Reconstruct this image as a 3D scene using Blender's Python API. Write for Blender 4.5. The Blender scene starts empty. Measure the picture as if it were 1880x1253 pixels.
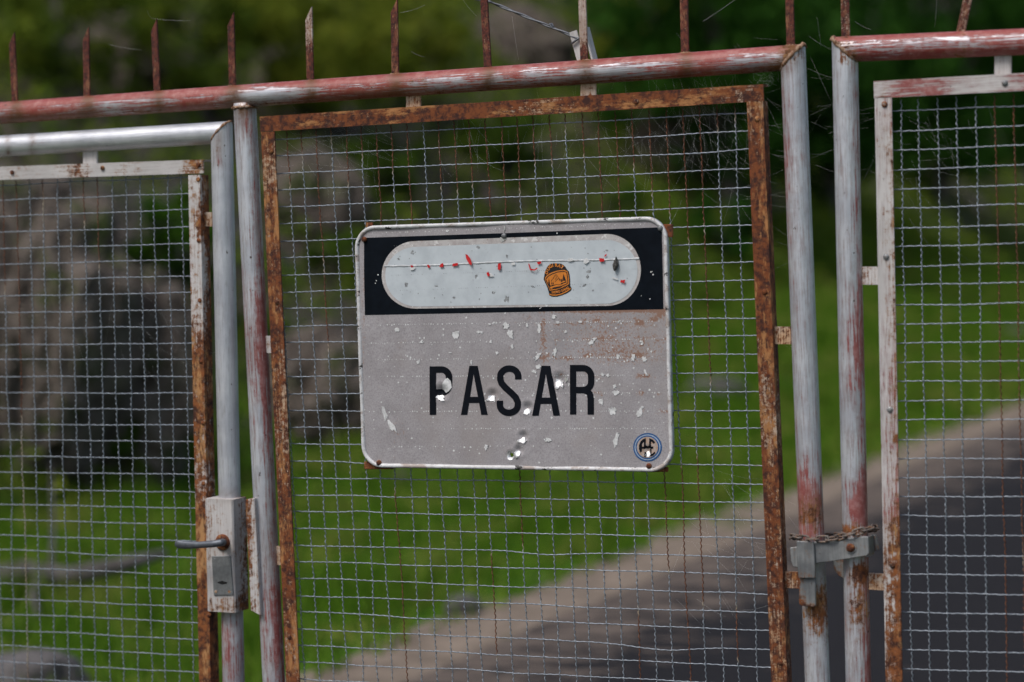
import bpy, bmesh, math, random
import numpy as np
from mathutils import Vector, Matrix, noise as mnoise

random.seed(11)
rng = np.random.default_rng(11)
SC = bpy.context.scene
COL = SC.collection
R = math.radians

# ------------------------------------------------------------------ camera
FPX = 4178.0                       # focal length in photo pixels (80 mm on 36 mm)
PW, PH = 1880.0, 1253.0
YAW, PITCH, ROLL, DIST, CAM_H = R(23.9), R(2.49), 0.034, 4.5, 1.60
Fh = Vector((-math.sin(YAW), math.cos(YAW), 0))
Rt = Vector((math.cos(YAW), math.sin(YAW), 0))
FW = (Fh * math.cos(PITCH) + Vector((0, 0, -math.sin(PITCH)))).normalized()
Ut = Rt.cross(FW).normalized()
cr, sr = math.cos(ROLL), math.sin(ROLL)
CR = Rt * cr - Ut * sr             # image right
CU = Rt * sr + Ut * cr             # image up
CAM = Vector((-FW.x * DIST, -FW.y * DIST, CAM_H))

cam_d = bpy.data.cameras.new('camera')
cam = bpy.data.objects.new('camera', cam_d)
COL.objects.link(cam)
cam_d.sensor_fit = 'HORIZONTAL'
cam_d.sensor_width = 36.0
cam_d.lens = FPX / PW * 36.0
cam_d.clip_start = 0.05
cam_d.clip_end = 600
M = Matrix.Identity(4)
for i in range(3):
    M[i][0], M[i][1], M[i][2], M[i][3] = CR[i], CU[i], -FW[i], CAM[i]
cam.matrix_world = M
cam_d.dof.use_dof = True
cam_d.dof.focus_distance = DIST - 0.02
cam_d.dof.aperture_fstop = 1.95
cam_d.dof.aperture_blades = 0
SC.camera = cam

# ------------------------------------------------------------------ light
SUN_EL, SUN_AZ = R(56), R(200)     # azimuth measured from +Y towards +X
wd = bpy.data.worlds.new('World')
SC.world = wd
wd.use_nodes = True
wn = wd.node_tree.nodes
wl = wd.node_tree.links
sky = wn.new('ShaderNodeTexSky')
sky.sky_type = 'NISHITA'
sky.sun_disc = False
sky.sun_elevation = SUN_EL
sky.sun_rotation = SUN_AZ
sky.air_density = 1.0
sky.dust_density = 3.5
sky.ozone_density = 1.0
wl.new(sky.outputs[0], wn['Background'].inputs[0])
wn['Background'].inputs[1].default_value = 0.085
sd = bpy.data.lights.new('sun', 'SUN')
sd.energy = 1.4
sd.angle = R(18)
sd.color = (1.0, 0.975, 0.94)
sun = bpy.data.objects.new('sun', sd)
COL.objects.link(sun)
sdir = Vector((math.sin(SUN_AZ) * math.cos(SUN_EL), math.cos(SUN_AZ) * math.cos(SUN_EL), math.sin(SUN_EL)))
sun.rotation_euler = sdir.to_track_quat('Z', 'Y').to_euler()
sun.location = sdir * 40
vs = SC.view_settings
vs.view_transform = 'Standard'
vs.look = 'None'
vs.exposure = 0.50
vs.gamma = 1.0
vs.use_curve_mapping = False

# ------------------------------------------------------------------ pixel <-> world
def ray(px, py):
    return (FW * FPX + CR * (px - PW / 2) - CU * (py - PH / 2)).normalized()

def G(px, py, Y=0.0):
    d = ray(px, py)
    return CAM + d * ((Y - CAM.y) / d.y)

def to_px(P):
    """Nx3 array -> px, py arrays"""
    Q = np.asarray(P, float) - np.array(CAM)
    z = Q @ np.array(FW)
    return PW / 2 + FPX * (Q @ np.array(CR)) / z, PH / 2 - FPX * (Q @ np.array(CU)) / z

def sstep(a, b, x):
    t = np.clip((np.asarray(x, float) - a) / (b - a), 0, 1)
    return t * t * (3 - 2 * t)

# ------------------------------------------------------------------ object helpers
WM = {}

def put(o, parent=None, Mw=None):
    COL.objects.link(o)
    Mw = Mw if Mw is not None else Matrix.Identity(4)
    if parent is not None:
        o.parent = parent
        o.matrix_basis = WM[parent.name].inverted() @ Mw
    else:
        o.matrix_basis = Mw
    WM[o.name] = Mw.copy()
    return o

def thing(name, loc, label, cat, group=None):
    o = bpy.data.objects.new(name, None)
    o.empty_display_size = 0.1
    put(o, None, Matrix.Translation(Vector(loc)))
    o['label'] = label
    o['category'] = cat
    if group:
        o['group'] = group
    return o

def tag(o, label, cat, group=None):
    o['label'] = label
    o['category'] = cat
    if group:
        o['group'] = group
    return o

def mesh_np(name, V, F, smooth=False, attrs=None):
    """V Nx3, F MxK (same K) array or list of lists"""
    me = bpy.data.meshes.new(name)
    V = np.asarray(V, np.float32)
    if isinstance(F, np.ndarray):
        k = F.shape[1]
        me.vertices.add(len(V))
        me.vertices.foreach_set('co', V.ravel())
        me.loops.add(F.size)
        me.loops.foreach_set('vertex_index', F.astype(np.int32).ravel())
        me.polygons.add(len(F))
        me.polygons.foreach_set('loop_start', np.arange(0, F.size, k, dtype=np.int32))
        me.polygons.foreach_set('loop_total', np.full(len(F), k, np.int32))
        me.update(calc_edges=True)
    else:
        me.from_pydata([tuple(v) for v in V.tolist()], [], F)
        me.update()
    if smooth:
        me.polygons.foreach_set('use_smooth', np.ones(len(me.polygons), bool))
    for k, a in (attrs or {}).items():
        at = me.attributes.new(k, 'FLOAT', 'POINT')
        at.data.foreach_set('value', np.asarray(a, np.float32))
    return me

def add(name, me, mat, parent=None, Mw=None):
    if mat is not None:
        me.materials.append(mat)
    return put(bpy.data.objects.new(name, me), parent, Mw)

# ------------------------------------------------------------------ node helpers
class NB:
    def __init__(self, name):
        self.m = bpy.data.materials.new(name)
        self.m.use_nodes = True
        self.t = self.m.node_tree
        self.bsdf = self.t.nodes['Principled BSDF']
        self._obj = None
    def n(self, typ, **kw):
        o = self.t.nodes.new(typ)
        for k, v in kw.items():
            setattr(o, k, v)
        return o
    def link(self, a, b):
        self.t.links.new(a, b)
    def inp(self, sock, v):
        if hasattr(v, 'is_output'):
            self.link(v, sock)
        elif isinstance(v, (tuple, list)):
            sock.default_value = tuple(v) + ((1.0,) if len(v) == 3 and sock.type == 'RGBA' else ())
        else:
            sock.default_value = v
    def coord(self, kind='Object'):
        if self._obj is None:
            self._obj = self.n('ShaderNodeTexCoord')
        return self._obj.outputs[kind]
    def mapping(self, scale=(1, 1, 1), loc=(0, 0, 0), src=None, rnd=False):
        m = self.n('ShaderNodeMapping')
        self.link(src if src is not None else self.coord(), m.inputs[0])
        m.inputs['Scale'].default_value = scale
        m.inputs['Location'].default_value = loc
        if rnd:
            oi = self.n('ShaderNodeObjectInfo')
            v = self.n('ShaderNodeVectorMath', operation='SCALE')
            v.inputs[0].default_value = (37.0, 53.0, 91.0)
            self.link(oi.outputs['Random'], v.inputs['Scale'])
            self.link(v.outputs[0], m.inputs['Location'])
        return m.outputs[0]
    def noise(self, scale, detail=4, rough=0.55, vec=None, dist=0.0):
        t = self.n('ShaderNodeTexNoise')
        t.inputs['Scale'].default_value = scale
        t.inputs['Detail'].default_value = detail
        t.inputs['Roughness'].default_value = rough
        t.inputs['Distortion'].default_value = dist
        self.link(vec if vec is not None else self.coord(), t.inputs['Vector'])
        return t.outputs[0]
    def math(self, op, a, b=0.0, c=0.0, clamp=False):
        m = self.n('ShaderNodeMath', operation=op)
        m.use_clamp = clamp
        self.inp(m.inputs[0], a)
        self.inp(m.inputs[1], b)
        self.inp(m.inputs[2], c)
        return m.outputs[0]
    def ramp(self, x, lo, hi, a=0.0, b=1.0):
        m = self.n('ShaderNodeMapRange')
        m.interpolation_type = 'SMOOTHSTEP'
        self.inp(m.inputs[0], x)
        m.inputs[1].default_value = lo
        m.inputs[2].default_value = hi
        m.inputs[3].default_value = a
        m.inputs[4].default_value = b
        return m.outputs[0]
    def mix(self, f, a, b):
        m = self.n('ShaderNodeMix', data_type='RGBA')
        self.inp(m.inputs[0], f)
        self.inp(m.inputs[6], a)
        self.inp(m.inputs[7], b)
        return m.outputs[2]
    def fmix(self, f, a, b):
        m = self.n('ShaderNodeMix', data_type='FLOAT')
        self.inp(m.inputs[0], f)
        self.inp(m.inputs[2], a)
        self.inp(m.inputs[3], b)
        return m.outputs[0]
    def attr(self, name):
        a = self.n('ShaderNodeAttribute')
        a.attribute_name = name
        return a.outputs['Fac']
    def bump(self, h, strength=0.3, dist=0.002):
        b = self.n('ShaderNodeBump')
        b.inputs['Strength'].default_value = strength
        b.inputs['Distance'].default_value = dist
        self.link(h, b.inputs['Height'])
        self.link(b.outputs[0], self.bsdf.inputs['Normal'])
    def out(self, color, rough=0.6, metal=0.0, spec=None):
        self.inp(self.bsdf.inputs['Base Color'], color)
        self.inp(self.bsdf.inputs['Roughness'], rough)
        self.inp(self.bsdf.inputs['Metallic'], metal)
        if spec is not None:
            self.inp(self.bsdf.inputs['Specular IOR Level'], spec)
        return self.m

def painted(name, base=(0.70, 0.72, 0.76), base2=(0.54, 0.56, 0.61), red=(0.27, 0.075, 0.07), red2=(0.40, 0.20, 0.19),
            rust1=(0.045, 0.014, 0.008), rust2=(0.26, 0.085, 0.022), rust3=(0.50, 0.27, 0.11),
            metal=0.48, rough=0.37, pits=1.0, fine=1.0):
    """weathered paint over steel: the point attributes 'red' and 'rust' say where coats show, noise breaks up their edges"""
    b = NB(name)
    st = b.mapping((280 * fine, 280 * fine, 14 * fine), rnd=True)
    iso = b.mapping((1, 1, 1), rnd=True)
    streak = b.math('ADD', b.math('MULTIPLY', b.math('SUBTRACT', b.noise(1.0, 8, 0.72, st), .5), 2.3), .5)
    big = b.noise(11 * fine, 5, 0.6, iso)
    mid = b.noise(60 * fine, 7, 0.7, iso)
    grime = b.noise(26, 6, 0.65, b.mapping((3, 3, 0.6), rnd=True))
    basec = b.mix(b.ramp(big, 0.35, 0.65), base, base2)
    basec = b.mix(b.ramp(streak, .35, .9, 0, .42), basec, tuple(x * .55 for x in base2))
    basec = b.mix(b.ramp(grime, 0.56, 0.75, 0, 0.5), basec, (0.20, 0.17, 0.14))
    peel = b.math('ADD', b.math('MULTIPLY', b.math('SUBTRACT', b.noise(46 * fine, 8, .72, iso), .5), 2.0), .5)
    sm = b.math('ADD', b.math('MULTIPLY', streak, 0.72), b.math('MULTIPLY', peel, 0.28))
    rt = b.math('ADD', sm, b.math('SUBTRACT', b.attr('red'), 0.5))
    rmask = b.ramp(rt, 0.46, 0.55)
    redc = b.mix(b.ramp(mid, 0.4, 0.68), red, red2)
    c = b.mix(b.ramp(rt, .20, .46, 0, .5), basec, (0.36, 0.25, 0.25))
    c = b.mix(rmask, c, redc)
    midx = b.math('ADD', b.math('MULTIPLY', b.math('SUBTRACT', b.noise(85 * fine, 8, .75, iso), .5), 2.2), .5)
    rn = b.math('ADD', b.math('MULTIPLY', midx, 0.6), b.math('MULTIPLY', streak, 0.4))
    rr = b.math('ADD', rn, b.math('SUBTRACT', b.attr('rust'), 0.5))
    umask = b.ramp(rr, 0.45, 0.54)
    stain = b.ramp(rr, 0.30, 0.50, 0, 0.65)
    c = b.mix(stain, c, (0.30, 0.15, 0.07))
    rcol = b.mix(b.ramp(mid, 0.38, 0.62), rust1, rust2)
    rcol = b.mix(b.ramp(b.noise(17 * fine, 9, 0.8, b.mapping((1.8, 1.8, .55), rnd=True)), 0.51, 0.61, 0, .85), rcol, rust3)
    c = b.mix(umask, c, rcol)
    c = b.mix(b.math('MULTIPLY', b.attr('stain'), b.ramp(mid, .25, .65, .55, 1.0)), c, (0.135, 0.058, 0.017))
    if pits:
        pit = b.ramp(b.noise(95, 4, 0.55, b.mapping((1, 1, 0.6), rnd=True)), 0.70, 0.73, 0, pits)
        c = b.mix(pit, c, (0.05, 0.025, 0.015))
    non = b.math('MAXIMUM', rmask, umask)
    b.bump(b.math('ADD', b.math('MULTIPLY', umask, b.math('ADD', mid, .2)), b.math('MULTIPLY', b.math('ADD', rmask, streak), 0.35)), 0.55, 0.0016)
    r = b.fmix(umask, b.math('ADD', rough, b.math('MULTIPLY', mid, 0.18)), 0.88)
    return b.out(c, r, b.math('MULTIPLY', b.math('SUBTRACT', 1.0, non), metal))

M_PIPE = painted('weathered_silver_paint')
M_RAIL = painted('red_oxide_over_silver', red=(0.30, 0.062, 0.052), red2=(0.40, 0.165, 0.145))
M_FRAME = painted('rusted_angle_iron', base=(0.50, 0.43, 0.36), base2=(0.55, 0.36, 0.22), metal=0.0, rough=0.65, pits=0.6,
                  rust1=(0.042, 0.012, 0.008), rust2=(0.20, 0.056, 0.014), rust3=(0.45, 0.21, 0.075), fine=1.3)
M_FRAMEW = painted('chipped_white_frame', base=(0.60, 0.58, 0.57), base2=(0.50, 0.48, 0.47), metal=0.0, rough=0.6, pits=0.8)
M_SPIKE = painted('rusted_spike', base=(0.60, 0.52, 0.46), base2=(0.42, 0.33, 0.27), metal=0.0, rough=0.7, pits=0.0,
                  rust1=(0.035, 0.011, 0.009), rust2=(0.15, 0.036, 0.022), rust3=(0.32, 0.15, 0.075), fine=2.2)
M_GALV = painted('galvanised_plate', base=(0.36, 0.37, 0.37), base2=(0.17, 0.18, 0.19), metal=0.5, rough=0.45, pits=0.6)

def wire_mat():
    b = NB('wire_zinc_and_rust')
    oi = b.n('ShaderNodeObjectInfo')
    iso = b.mapping((1, 1, 1), rnd=True)
    nz = b.math('ADD', b.math('MULTIPLY', b.math('SUBTRACT', b.noise(9, 5, 0.65, iso), .5), .7), .5)
    fine = b.noise(260, 3, 0.6, iso)
    rr = b.math('ADD', nz, b.math('SUBTRACT', b.attr('rust'), 0.5))
    um = b.ramp(rr, 0.42, 0.58)
    tan = b.ramp(rr, 0.25, 0.45)
    zinc = b.mix(b.ramp(fine, .3, .7), (0.36, 0.40, 0.45), (0.17, 0.195, 0.225))
    c = b.mix(tan, zinc, (0.34, 0.28, 0.20))
    c = b.mix(um, c, b.mix(b.ramp(fine, .35, .6), (0.065, 0.022, 0.012), (0.165, 0.062, 0.028)))
    return b.out(c, b.fmix(um, 0.45, 0.85), b.math('MULTIPLY', b.math('SUBTRACT', 1.0, tan), 0.45))
M_WIRE = wire_mat()

def flat_mat(name, col, rough=0.6, metal=0.0, var=0.0, scale=60, col2=None, spec=None):
    b = NB(name)
    c2 = col2 or tuple(x * (1 - var) for x in col)
    return b.out(b.mix(b.ramp(b.noise(scale, 6, 0.65), .35, .65), col, c2), rough, metal, spec)

# ------------------------------------------------------------------ bars: extruded profiles with local Z along the bar
def circ(r, n=28):
    return [(r * math.cos(2 * math.pi * k / n), r * math.sin(2 * math.pi * k / n)) for k in range(n)]

def rect(w, d, c=0.0015):
    a, b = w / 2, d / 2
    return [(-a + c, -b), (a - c, -b), (a, -b + c), (a, b - c), (a - c, b), (-a + c, b), (-a, b - c), (-a, -b + c)]

def angle(w, d, t=0.004, outer=1):
    a, b = w / 2, d / 2
    p = [(-a, -b), (a, -b), (a, b), (a - t, b), (a - t, -b + t), (-a, -b + t)]
    if outer < 0:
        p = [(-x, y) for x, y in p][::-1]
    return p

def bar(name, p0, p1, prof, mat, parent, seg=0.012, cut0=None, cut1=None, smooth=False, red=None, rust=None, stain=None, bend=None, caps=True):
    p0, p1 = Vector(p0), Vector(p1)
    L = (p1 - p0).length
    z = (p1 - p0) / L
    y = Vector((0, 1, 0))
    x = y.cross(z).normalized()       # in-plane, perpendicular to the bar
    y = z.cross(x).normalized()
    Mw = Matrix(((x.x, y.x, z.x, p0.x), (x.y, y.y, z.y, p0.y), (x.z, y.z, z.z, p0.z), (0, 0, 0, 1)))
    n = max(2, int(L / seg) + 1)
    P = np.array(prof)
    k = len(P)
    T = np.linspace(0, L, n)
    V = np.zeros((n, k, 3))
    V[:, :, 0] = P[None, :, 0]
    V[:, :, 1] = P[None, :, 1]
    V[:, :, 2] = T[:, None]
    Mi = Mw.inverted()
    for cut, end in ((cut0, 0), (cut1, -1)):
        if cut is None:
            continue
        q = Mi @ Vector(cut[0])
        nn = Mi.to_3x3() @ Vector(cut[1])
        zc = q.z - ((P[:, 0] - q.x) * nn.x + (P[:, 1] - q.y) * nn.y) / nn.z
        if end == 0:
            s = zc[None, :]
            V[:, :, 2] = s + (L - s) * (T[:, None] / L)
        else:
            s = V[0, :, 2][None, :]
            V[:, :, 2] = s + (zc[None, :] - s) * (T[:, None] / L)
    if bend is not None:
        off = bend(T)                 # n x 2 local offset
        V[:, :, 0] += off[:, 0:1]
        V[:, :, 1] += off[:, 1:2]
    V = V.reshape(-1, 3)
    F = []
    for i in range(n - 1):
        for j in range(k):
            a, b_ = i * k + j, i * k + (j + 1) % k
            F.append([a, b_, b_ + k, a + k])
    if caps:
        F.append(list(range(k))[::-1])
        F.append([(n - 1) * k + j for j in range(k)])
    W3 = V @ np.array(Mw.to_3x3()).T + np.array(Mw.translation)
    px, py = to_px(W3)
    nl = np.zeros_like(V)
    nl[:, :2] = np.tile(P / np.linalg.norm(P, axis=1, keepdims=True), (n, 1))
    nw = nl @ np.array(Mw.to_3x3()).T
    at = {'red': np.full(len(V), -1.0) if red is None else (red(px, py, nw) if callable(red) else np.full(len(V), red)),
          'rust': np.full(len(V), -1.0) if rust is None else (rust(px, py, nw) if callable(rust) else np.full(len(V), rust))}
    at['stain'] = np.zeros(len(V)) if stain is None else stain(px, py, nw)
    me = mesh_np(name, V, F, smooth, at)
    if smooth and caps:
        me.polygons[len(F) - 1].use_smooth = False
        me.polygons[len(F) - 2].use_smooth = False
    return add(name, me, mat, parent, Mw)

def blob(px, py, cx, cy, rx, ry):
    return np.exp(-(((px - cx) / rx) ** 2 + ((py - cy) / ry) ** 2))

def to_z(p0, p1, z):
    p0, p1 = Vector(p0), Vector(p1)
    return p0 + (p1 - p0) * ((z - p0.z) / (p1.z - p0.z))

def to_x(p0, p1, x):
    p0, p1 = Vector(p0), Vector(p1)
    return p0 + (p1 - p0) * ((x - p0.x) / (p1.x - p0.x))

def dome(name, P, r, h, mat, parent, rust=0.4, red=-1.0, n=10, axis=(0, -1, 0)):
    """rivet or bolt head: low dome facing axis"""
    a = Vector(axis)
    Mw = Matrix.Translation(Vector(P)) @ a.to_track_quat('Z', 'Y').to_matrix().to_4x4()
    V, F = [], []
    rings = [(1.0, -0.002), (1.0, h * .35), (0.8, h * .75), (0.45, h * .97)]
    for s, z in rings:
        V += [(r * s * math.cos(2 * math.pi * k / n), r * s * math.sin(2 * math.pi * k / n), z) for k in range(n)]
    for i in range(len(rings) - 1):
        for k in range(n):
            F.append([i * n + k, i * n + (k + 1) % n, (i + 1) * n + (k + 1) % n, (i + 1) * n + k])
    F.append([(len(rings) - 1) * n + k for k in range(n)])
    me = mesh_np(name, V, F, True, {'rust': np.full(len(V), rust), 'red': np.full(len(V), red)})
    return add(name, me, mat, parent, Mw)

def weld(parent, P, axis, ra, rb, r, stretch=1.0):
    """lumpy weld bead: ring of half-axes ra, rb round axis"""
    z = Vector(axis).normalized()
    x = Vector((0, 1, 0)).cross(z).normalized()
    y = z.cross(x)
    V, F = [], []
    m, k = 26, 6
    for q in range(m):
        t = 2 * math.pi * q / m
        rr2 = r * (1 + .35 * math.sin(q * 2.4) + random.uniform(-.15, .15))
        c = x * ra * math.cos(t) + y * rb * math.sin(t)
        d = (x * math.cos(t) + y * math.sin(t)).normalized()
        for j in range(k):
            f = 2 * math.pi * j / k
            V.append(tuple(c + d * rr2 * math.cos(f) + z * rr2 * stretch * math.sin(f)))
    for q in range(m):
        for j in range(k):
            F.append([q * k + j, q * k + (j + 1) % k, ((q + 1) % m) * k + (j + 1) % k, ((q + 1) % m) * k + j])
    me = mesh_np('weld', V, F, True, {'rust': np.full(len(V), .45), 'red': np.full(len(V), .3), 'stain': np.full(len(V), .45)})
    return add('weld', me, M_FRAME, parent, Matrix.Translation(Vector(P)))

# ------------------------------------------------------------------ setting: terrain, road, verge
NZ = [mnoise.noise]
def fbm(x, y, s, o=4):
    v, a = 0.0, 1.0
    for k in range(o):
        v += a * mnoise.noise(Vector((x * s, y * s, 3.7 + k)))
        s *= 2.1
        a *= 0.5
    return v

def hgt(x, y):
    g = 0.85 * float(sstep(7, 24, y)) * float(sstep(-2.9, -6.3, x))
    b = max(0.0, -6.3 - x)
    bank = 11.0 * (1 - math.exp(-b * 0.075)) if b > 0 else 0.0
    w = float(sstep(-2.5, -4.5, x))
    far = 0.45 * max(0.0, -13.0 - x) + 0.012 * max(0.0, y - 45) + 0.02 * max(0.0, x - 30)
    return g + bank * (1 + 0.12 * fbm(x, y, .11, 2)) + w * (0.05 * fbm(x, y, 0.6, 3)) + float(sstep(-6.0, -8.0, x)) * 0.35 * fbm(x, y, 0.45, 4) + far

def terrain():
    xs = np.concatenate([np.linspace(-120, -30, 18)[:-1], np.linspace(-30, -12, 46)[:-1], np.linspace(-12, -2, 61)[:-1], np.linspace(-2, 6, 9)[:-1], np.linspace(6, 120, 24)])
    ys = np.concatenate([np.linspace(-120, -10, 20)[:-1], np.linspace(-10, 45, 190)[:-1], np.linspace(45, 260, 40)])
    V = np.array([(x, y, hgt(x, y)) for y in ys for x in xs])
    nx, ny = len(xs), len(ys)
    i, j = np.meshgrid(np.arange(nx - 1), np.arange(ny - 1))
    a = (j * nx + i).ravel()
    F = np.stack([a, a + 1, a + nx + 1, a + nx], 1)
    return mesh_np('ground', V, F, True)

def ground_mat():
    b = NB('bank_soil_and_turf')
    geo = b.n('ShaderNodeNewGeometry')
    p = geo.outputs['Position']
    sep = b.n('ShaderNodeSeparateXYZ')
    b.link(p, sep.inputs[0])
    n1 = b.noise(0.55, 6, 0.6, p)
    n2 = b.noise(3.2, 6, 0.65, p)
    n3 = b.noise(14, 5, 0.6, p)
    turf = b.mix(b.ramp(n2, .35, .65), (0.035, 0.090, 0.008), (0.065, 0.140, 0.014))
    soil = b.mix(b.ramp(n2, .35, .62), (0.045, 0.036, 0.029), (0.12, 0.097, 0.082))
    rock = b.mix(b.ramp(n3, .35, .65), (0.11, 0.10, 0.096), (0.055, 0.05, 0.05))
    bankc = b.mix(b.ramp(n1, .50, .60), soil, rock)
    bankc = b.mix(b.ramp(b.noise(0.9, 5, .6, p), .56, .66), bankc, (0.03, 0.052, 0.014))
    on = b.ramp(b.math('ADD', sep.outputs[0], b.math('MULTIPLY', b.math('SUBTRACT', n1, .5), 2.6)), -7.6, -6.0)
    c = b.mix(on, bankc, b.mix(b.ramp(n2, .56, .66), turf, (0.13, 0.11, 0.065)))
    b.bump(b.math('ADD', n2, b.math('MULTIPLY', n3, .4)), .6, .05)
    return b.out(c, 1.0, 0, .05)

g = add('ground', terrain(), ground_mat())
g['kind'] = 'structure'

def strip(name, xl, xr, ys, z, mat, nx=2, wig=0.0):
    V, F = [], []
    for j, y in enumerate(ys):
        a = xl + (wig * fbm(0.3, y, .7, 4) if wig else 0)
        for i in range(nx):
            V.append((a + (xr - a) * i / (nx - 1), y, z + .012 * max(0, y - 45)))
    for j in range(len(ys) - 1):
        for i in range(nx - 1):
            q = j * nx + i
            F.append([q, q + 1, q + nx + 1, q + nx])
    o = add(name, mesh_np(name, V, F, True), mat)
    o['kind'] = 'structure'
    return o

def road_mat():
    b = NB('old_asphalt_with_sand')
    p = b.n('ShaderNodeNewGeometry').outputs['Position']
    sep = b.n('ShaderNodeSeparateXYZ')
    b.link(p, sep.inputs[0])
    n = b.noise(3.0, 7, .65, p)
    f = b.noise(90, 4, .6, p)
    c = b.mix(b.ramp(f, .35, .65), (0.012, 0.0118, 0.0135), (0.030, 0.0292, 0.0325))
    # sand drifted in from the edge: thins out towards the middle of the road
    edge = b.ramp(sep.outputs[0], -1.95, -0.5, 0.17, -0.12)
    sand = b.ramp(b.math('ADD', b.noise(4.2, 8, .68, b.mapping((.8, 1.9, 1), src=p)), edge), .53, .67, 0, .75)
    c = b.mix(sand, c, b.mix(n, (0.22, 0.175, 0.145), (0.12, 0.097, 0.083)))
    b.bump(f, .3, .004)
    return b.out(c, .95, 0, .08)

def verge_mat():
    b = NB('sandy_gravel_verge')
    p = b.n('ShaderNodeNewGeometry').outputs['Position']
    n = b.noise(5, 7, .7, p)
    c = b.mix(b.ramp(n, .3, .7), (0.14, 0.113, 0.09), (0.28, 0.225, 0.18))
    c = b.mix(b.ramp(b.noise(1.7, 5, .6, p), .60, .68, 0, .8), c, (0.05, 0.08, 0.015))
    b.bump(n, .6, .02)
    return b.out(c, 1.0, 0, .05)

YS = list(np.linspace(-60, -6, 20)) + list(np.arange(-5.5, 45, .25)) + list(np.linspace(46, 200, 30))
strip('verge', -2.42, -1.6, YS, 0.004, verge_mat(), 4, .16)
strip('road', -1.92, 3.1, YS, 0.010, road_mat(), 4, .05)

def hit(px, py):
    d = ray(px, py)
    t = 5.0
    while t < 150:
        p = CAM + d * t
        if p.z <= hgt(p.x, p.y):
            return p
        t += 0.06
    return CAM + d * 60

# ------------------------------------------------------------------ vegetation
def leaf_mat(name, c1, c2, c3):
    b = NB(name)
    p = b.n('ShaderNodeNewGeometry')
    oi = b.n('ShaderNodeObjectInfo')
    isl = p.outputs['Random Per Island']
    c = b.mix(isl, c1, c2)
    c = b.mix(b.ramp(b.noise(2.3, 5, .65, b.mapping((1, 1, 1), rnd=True)), .46, .66), c, c3)
    tr = b.n('ShaderNodeBsdfTranslucent')
    b.link(c, tr.inputs[0])
    b.out(c, .7, 0, .08)
    mx = b.n('ShaderNodeMixShader')
    mx.inputs[0].default_value = .45
    b.link(b.bsdf.outputs[0], mx.inputs[1])
    b.link(tr.outputs[0], mx.inputs[2])
    b.link(mx.outputs[0], b.t.nodes['Material Output'].inputs[0])
    return b.m

L_OLIVE = leaf_mat('olive_leaves', (0.22, 0.265, 0.03), (0.13, 0.175, 0.02), (0.28, 0.30, 0.04))
L_MID = leaf_mat('mid_green_leaves', (0.065, 0.125, 0.016), (0.110, 0.180, 0.022), (0.045, 0.078, 0.016))
L_DARK = leaf_mat('deep_green_leaves', (0.030, 0.10, 0.012), (0.055, 0.15, 0.018), (0.02, 0.06, 0.01))
L_BRIGHT = leaf_mat('bright_green_leaves', (0.065, 0.16, 0.012), (0.04, 0.105, 0.010), (0.09, 0.17, 0.02))
L_COVER = leaf_mat('bank_herbs', (0.125, 0.195, 0.022), (0.060, 0.100, 0.014), (0.21, 0.26, 0.03))
L_GRASS = leaf_mat('grass_blades', (0.070, 0.165, 0.012), (0.140, 0.265, 0.020), (0.26, 0.30, 0.06))
M_BARK = flat_mat('grey_bark', (0.125, 0.113, 0.108), .9, 0, 0, 14, (0.05, 0.043, 0.038))

def leaves_mesh(name, centers, size, squash=1.0, up=0.3):
    n = len(centers)
    a = rng.normal(size=(n, 3)); a /= np.linalg.norm(a, axis=1, keepdims=True)
    b_ = rng.normal(size=(n, 3)); b_[:, 2] += up
    b_ -= a * (a * b_).sum(1, keepdims=True)
    b_ /= np.linalg.norm(b_, axis=1, keepdims=True)
    s = size * rng.uniform(.6, 1.3, (n, 1))
    c = np.asarray(centers)
    V = np.stack([c - a * s, c + b_ * s * .42, c + a * s, c - b_ * s * .42], 1).reshape(-1, 3)
    F = np.arange(4 * n).reshape(-1, 4)
    return mesh_np(name, V, F)

def crown_pts(w, h, z0, nclump, nleaf):
    pts = []
    for k in range(nclump):
        while True:
            q = rng.uniform(-1, 1, 3)
            if (q ** 2).sum() < 1 and (q ** 2).sum() > .12:
                break
        c = np.array([q[0] * w / 2, q[1] * w / 2, z0 + h / 2 + q[2] * h / 2])
        r = rng.uniform(.10, .24) * min(w, h)
        u = rng.normal(size=(nleaf, 3))
        u /= np.linalg.norm(u, axis=1, keepdims=True)
        u *= (rng.uniform(.25, 1, (nleaf, 1)) ** .5) * r
        u[:, 2] *= .75
        pts.append(c + u)
    return np.concatenate(pts)

def limb(V, F, pts, radii, k=7):
    base = len(V)
    pts = [Vector(p) for p in pts]
    for i, p in enumerate(pts):
        d = (pts[min(i + 1, len(pts) - 1)] - pts[max(i - 1, 0)]).normalized()
        x = d.cross(Vector((.31, .9, .2))).normalized()
        y = d.cross(x)
        for j in range(k):
            t = 2 * math.pi * j / k
            q = p + (x * math.cos(t) + y * math.sin(t)) * radii[i]
            V.append(tuple(q))
    for i in range(len(pts) - 1):
        for j in range(k):
            a, b_ = base + i * k + j, base + i * k + (j + 1) % k
            F.append([a, b_, b_ + k, a + k])
    F.append([base + (len(pts) - 1) * k + j for j in range(k)])

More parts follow.
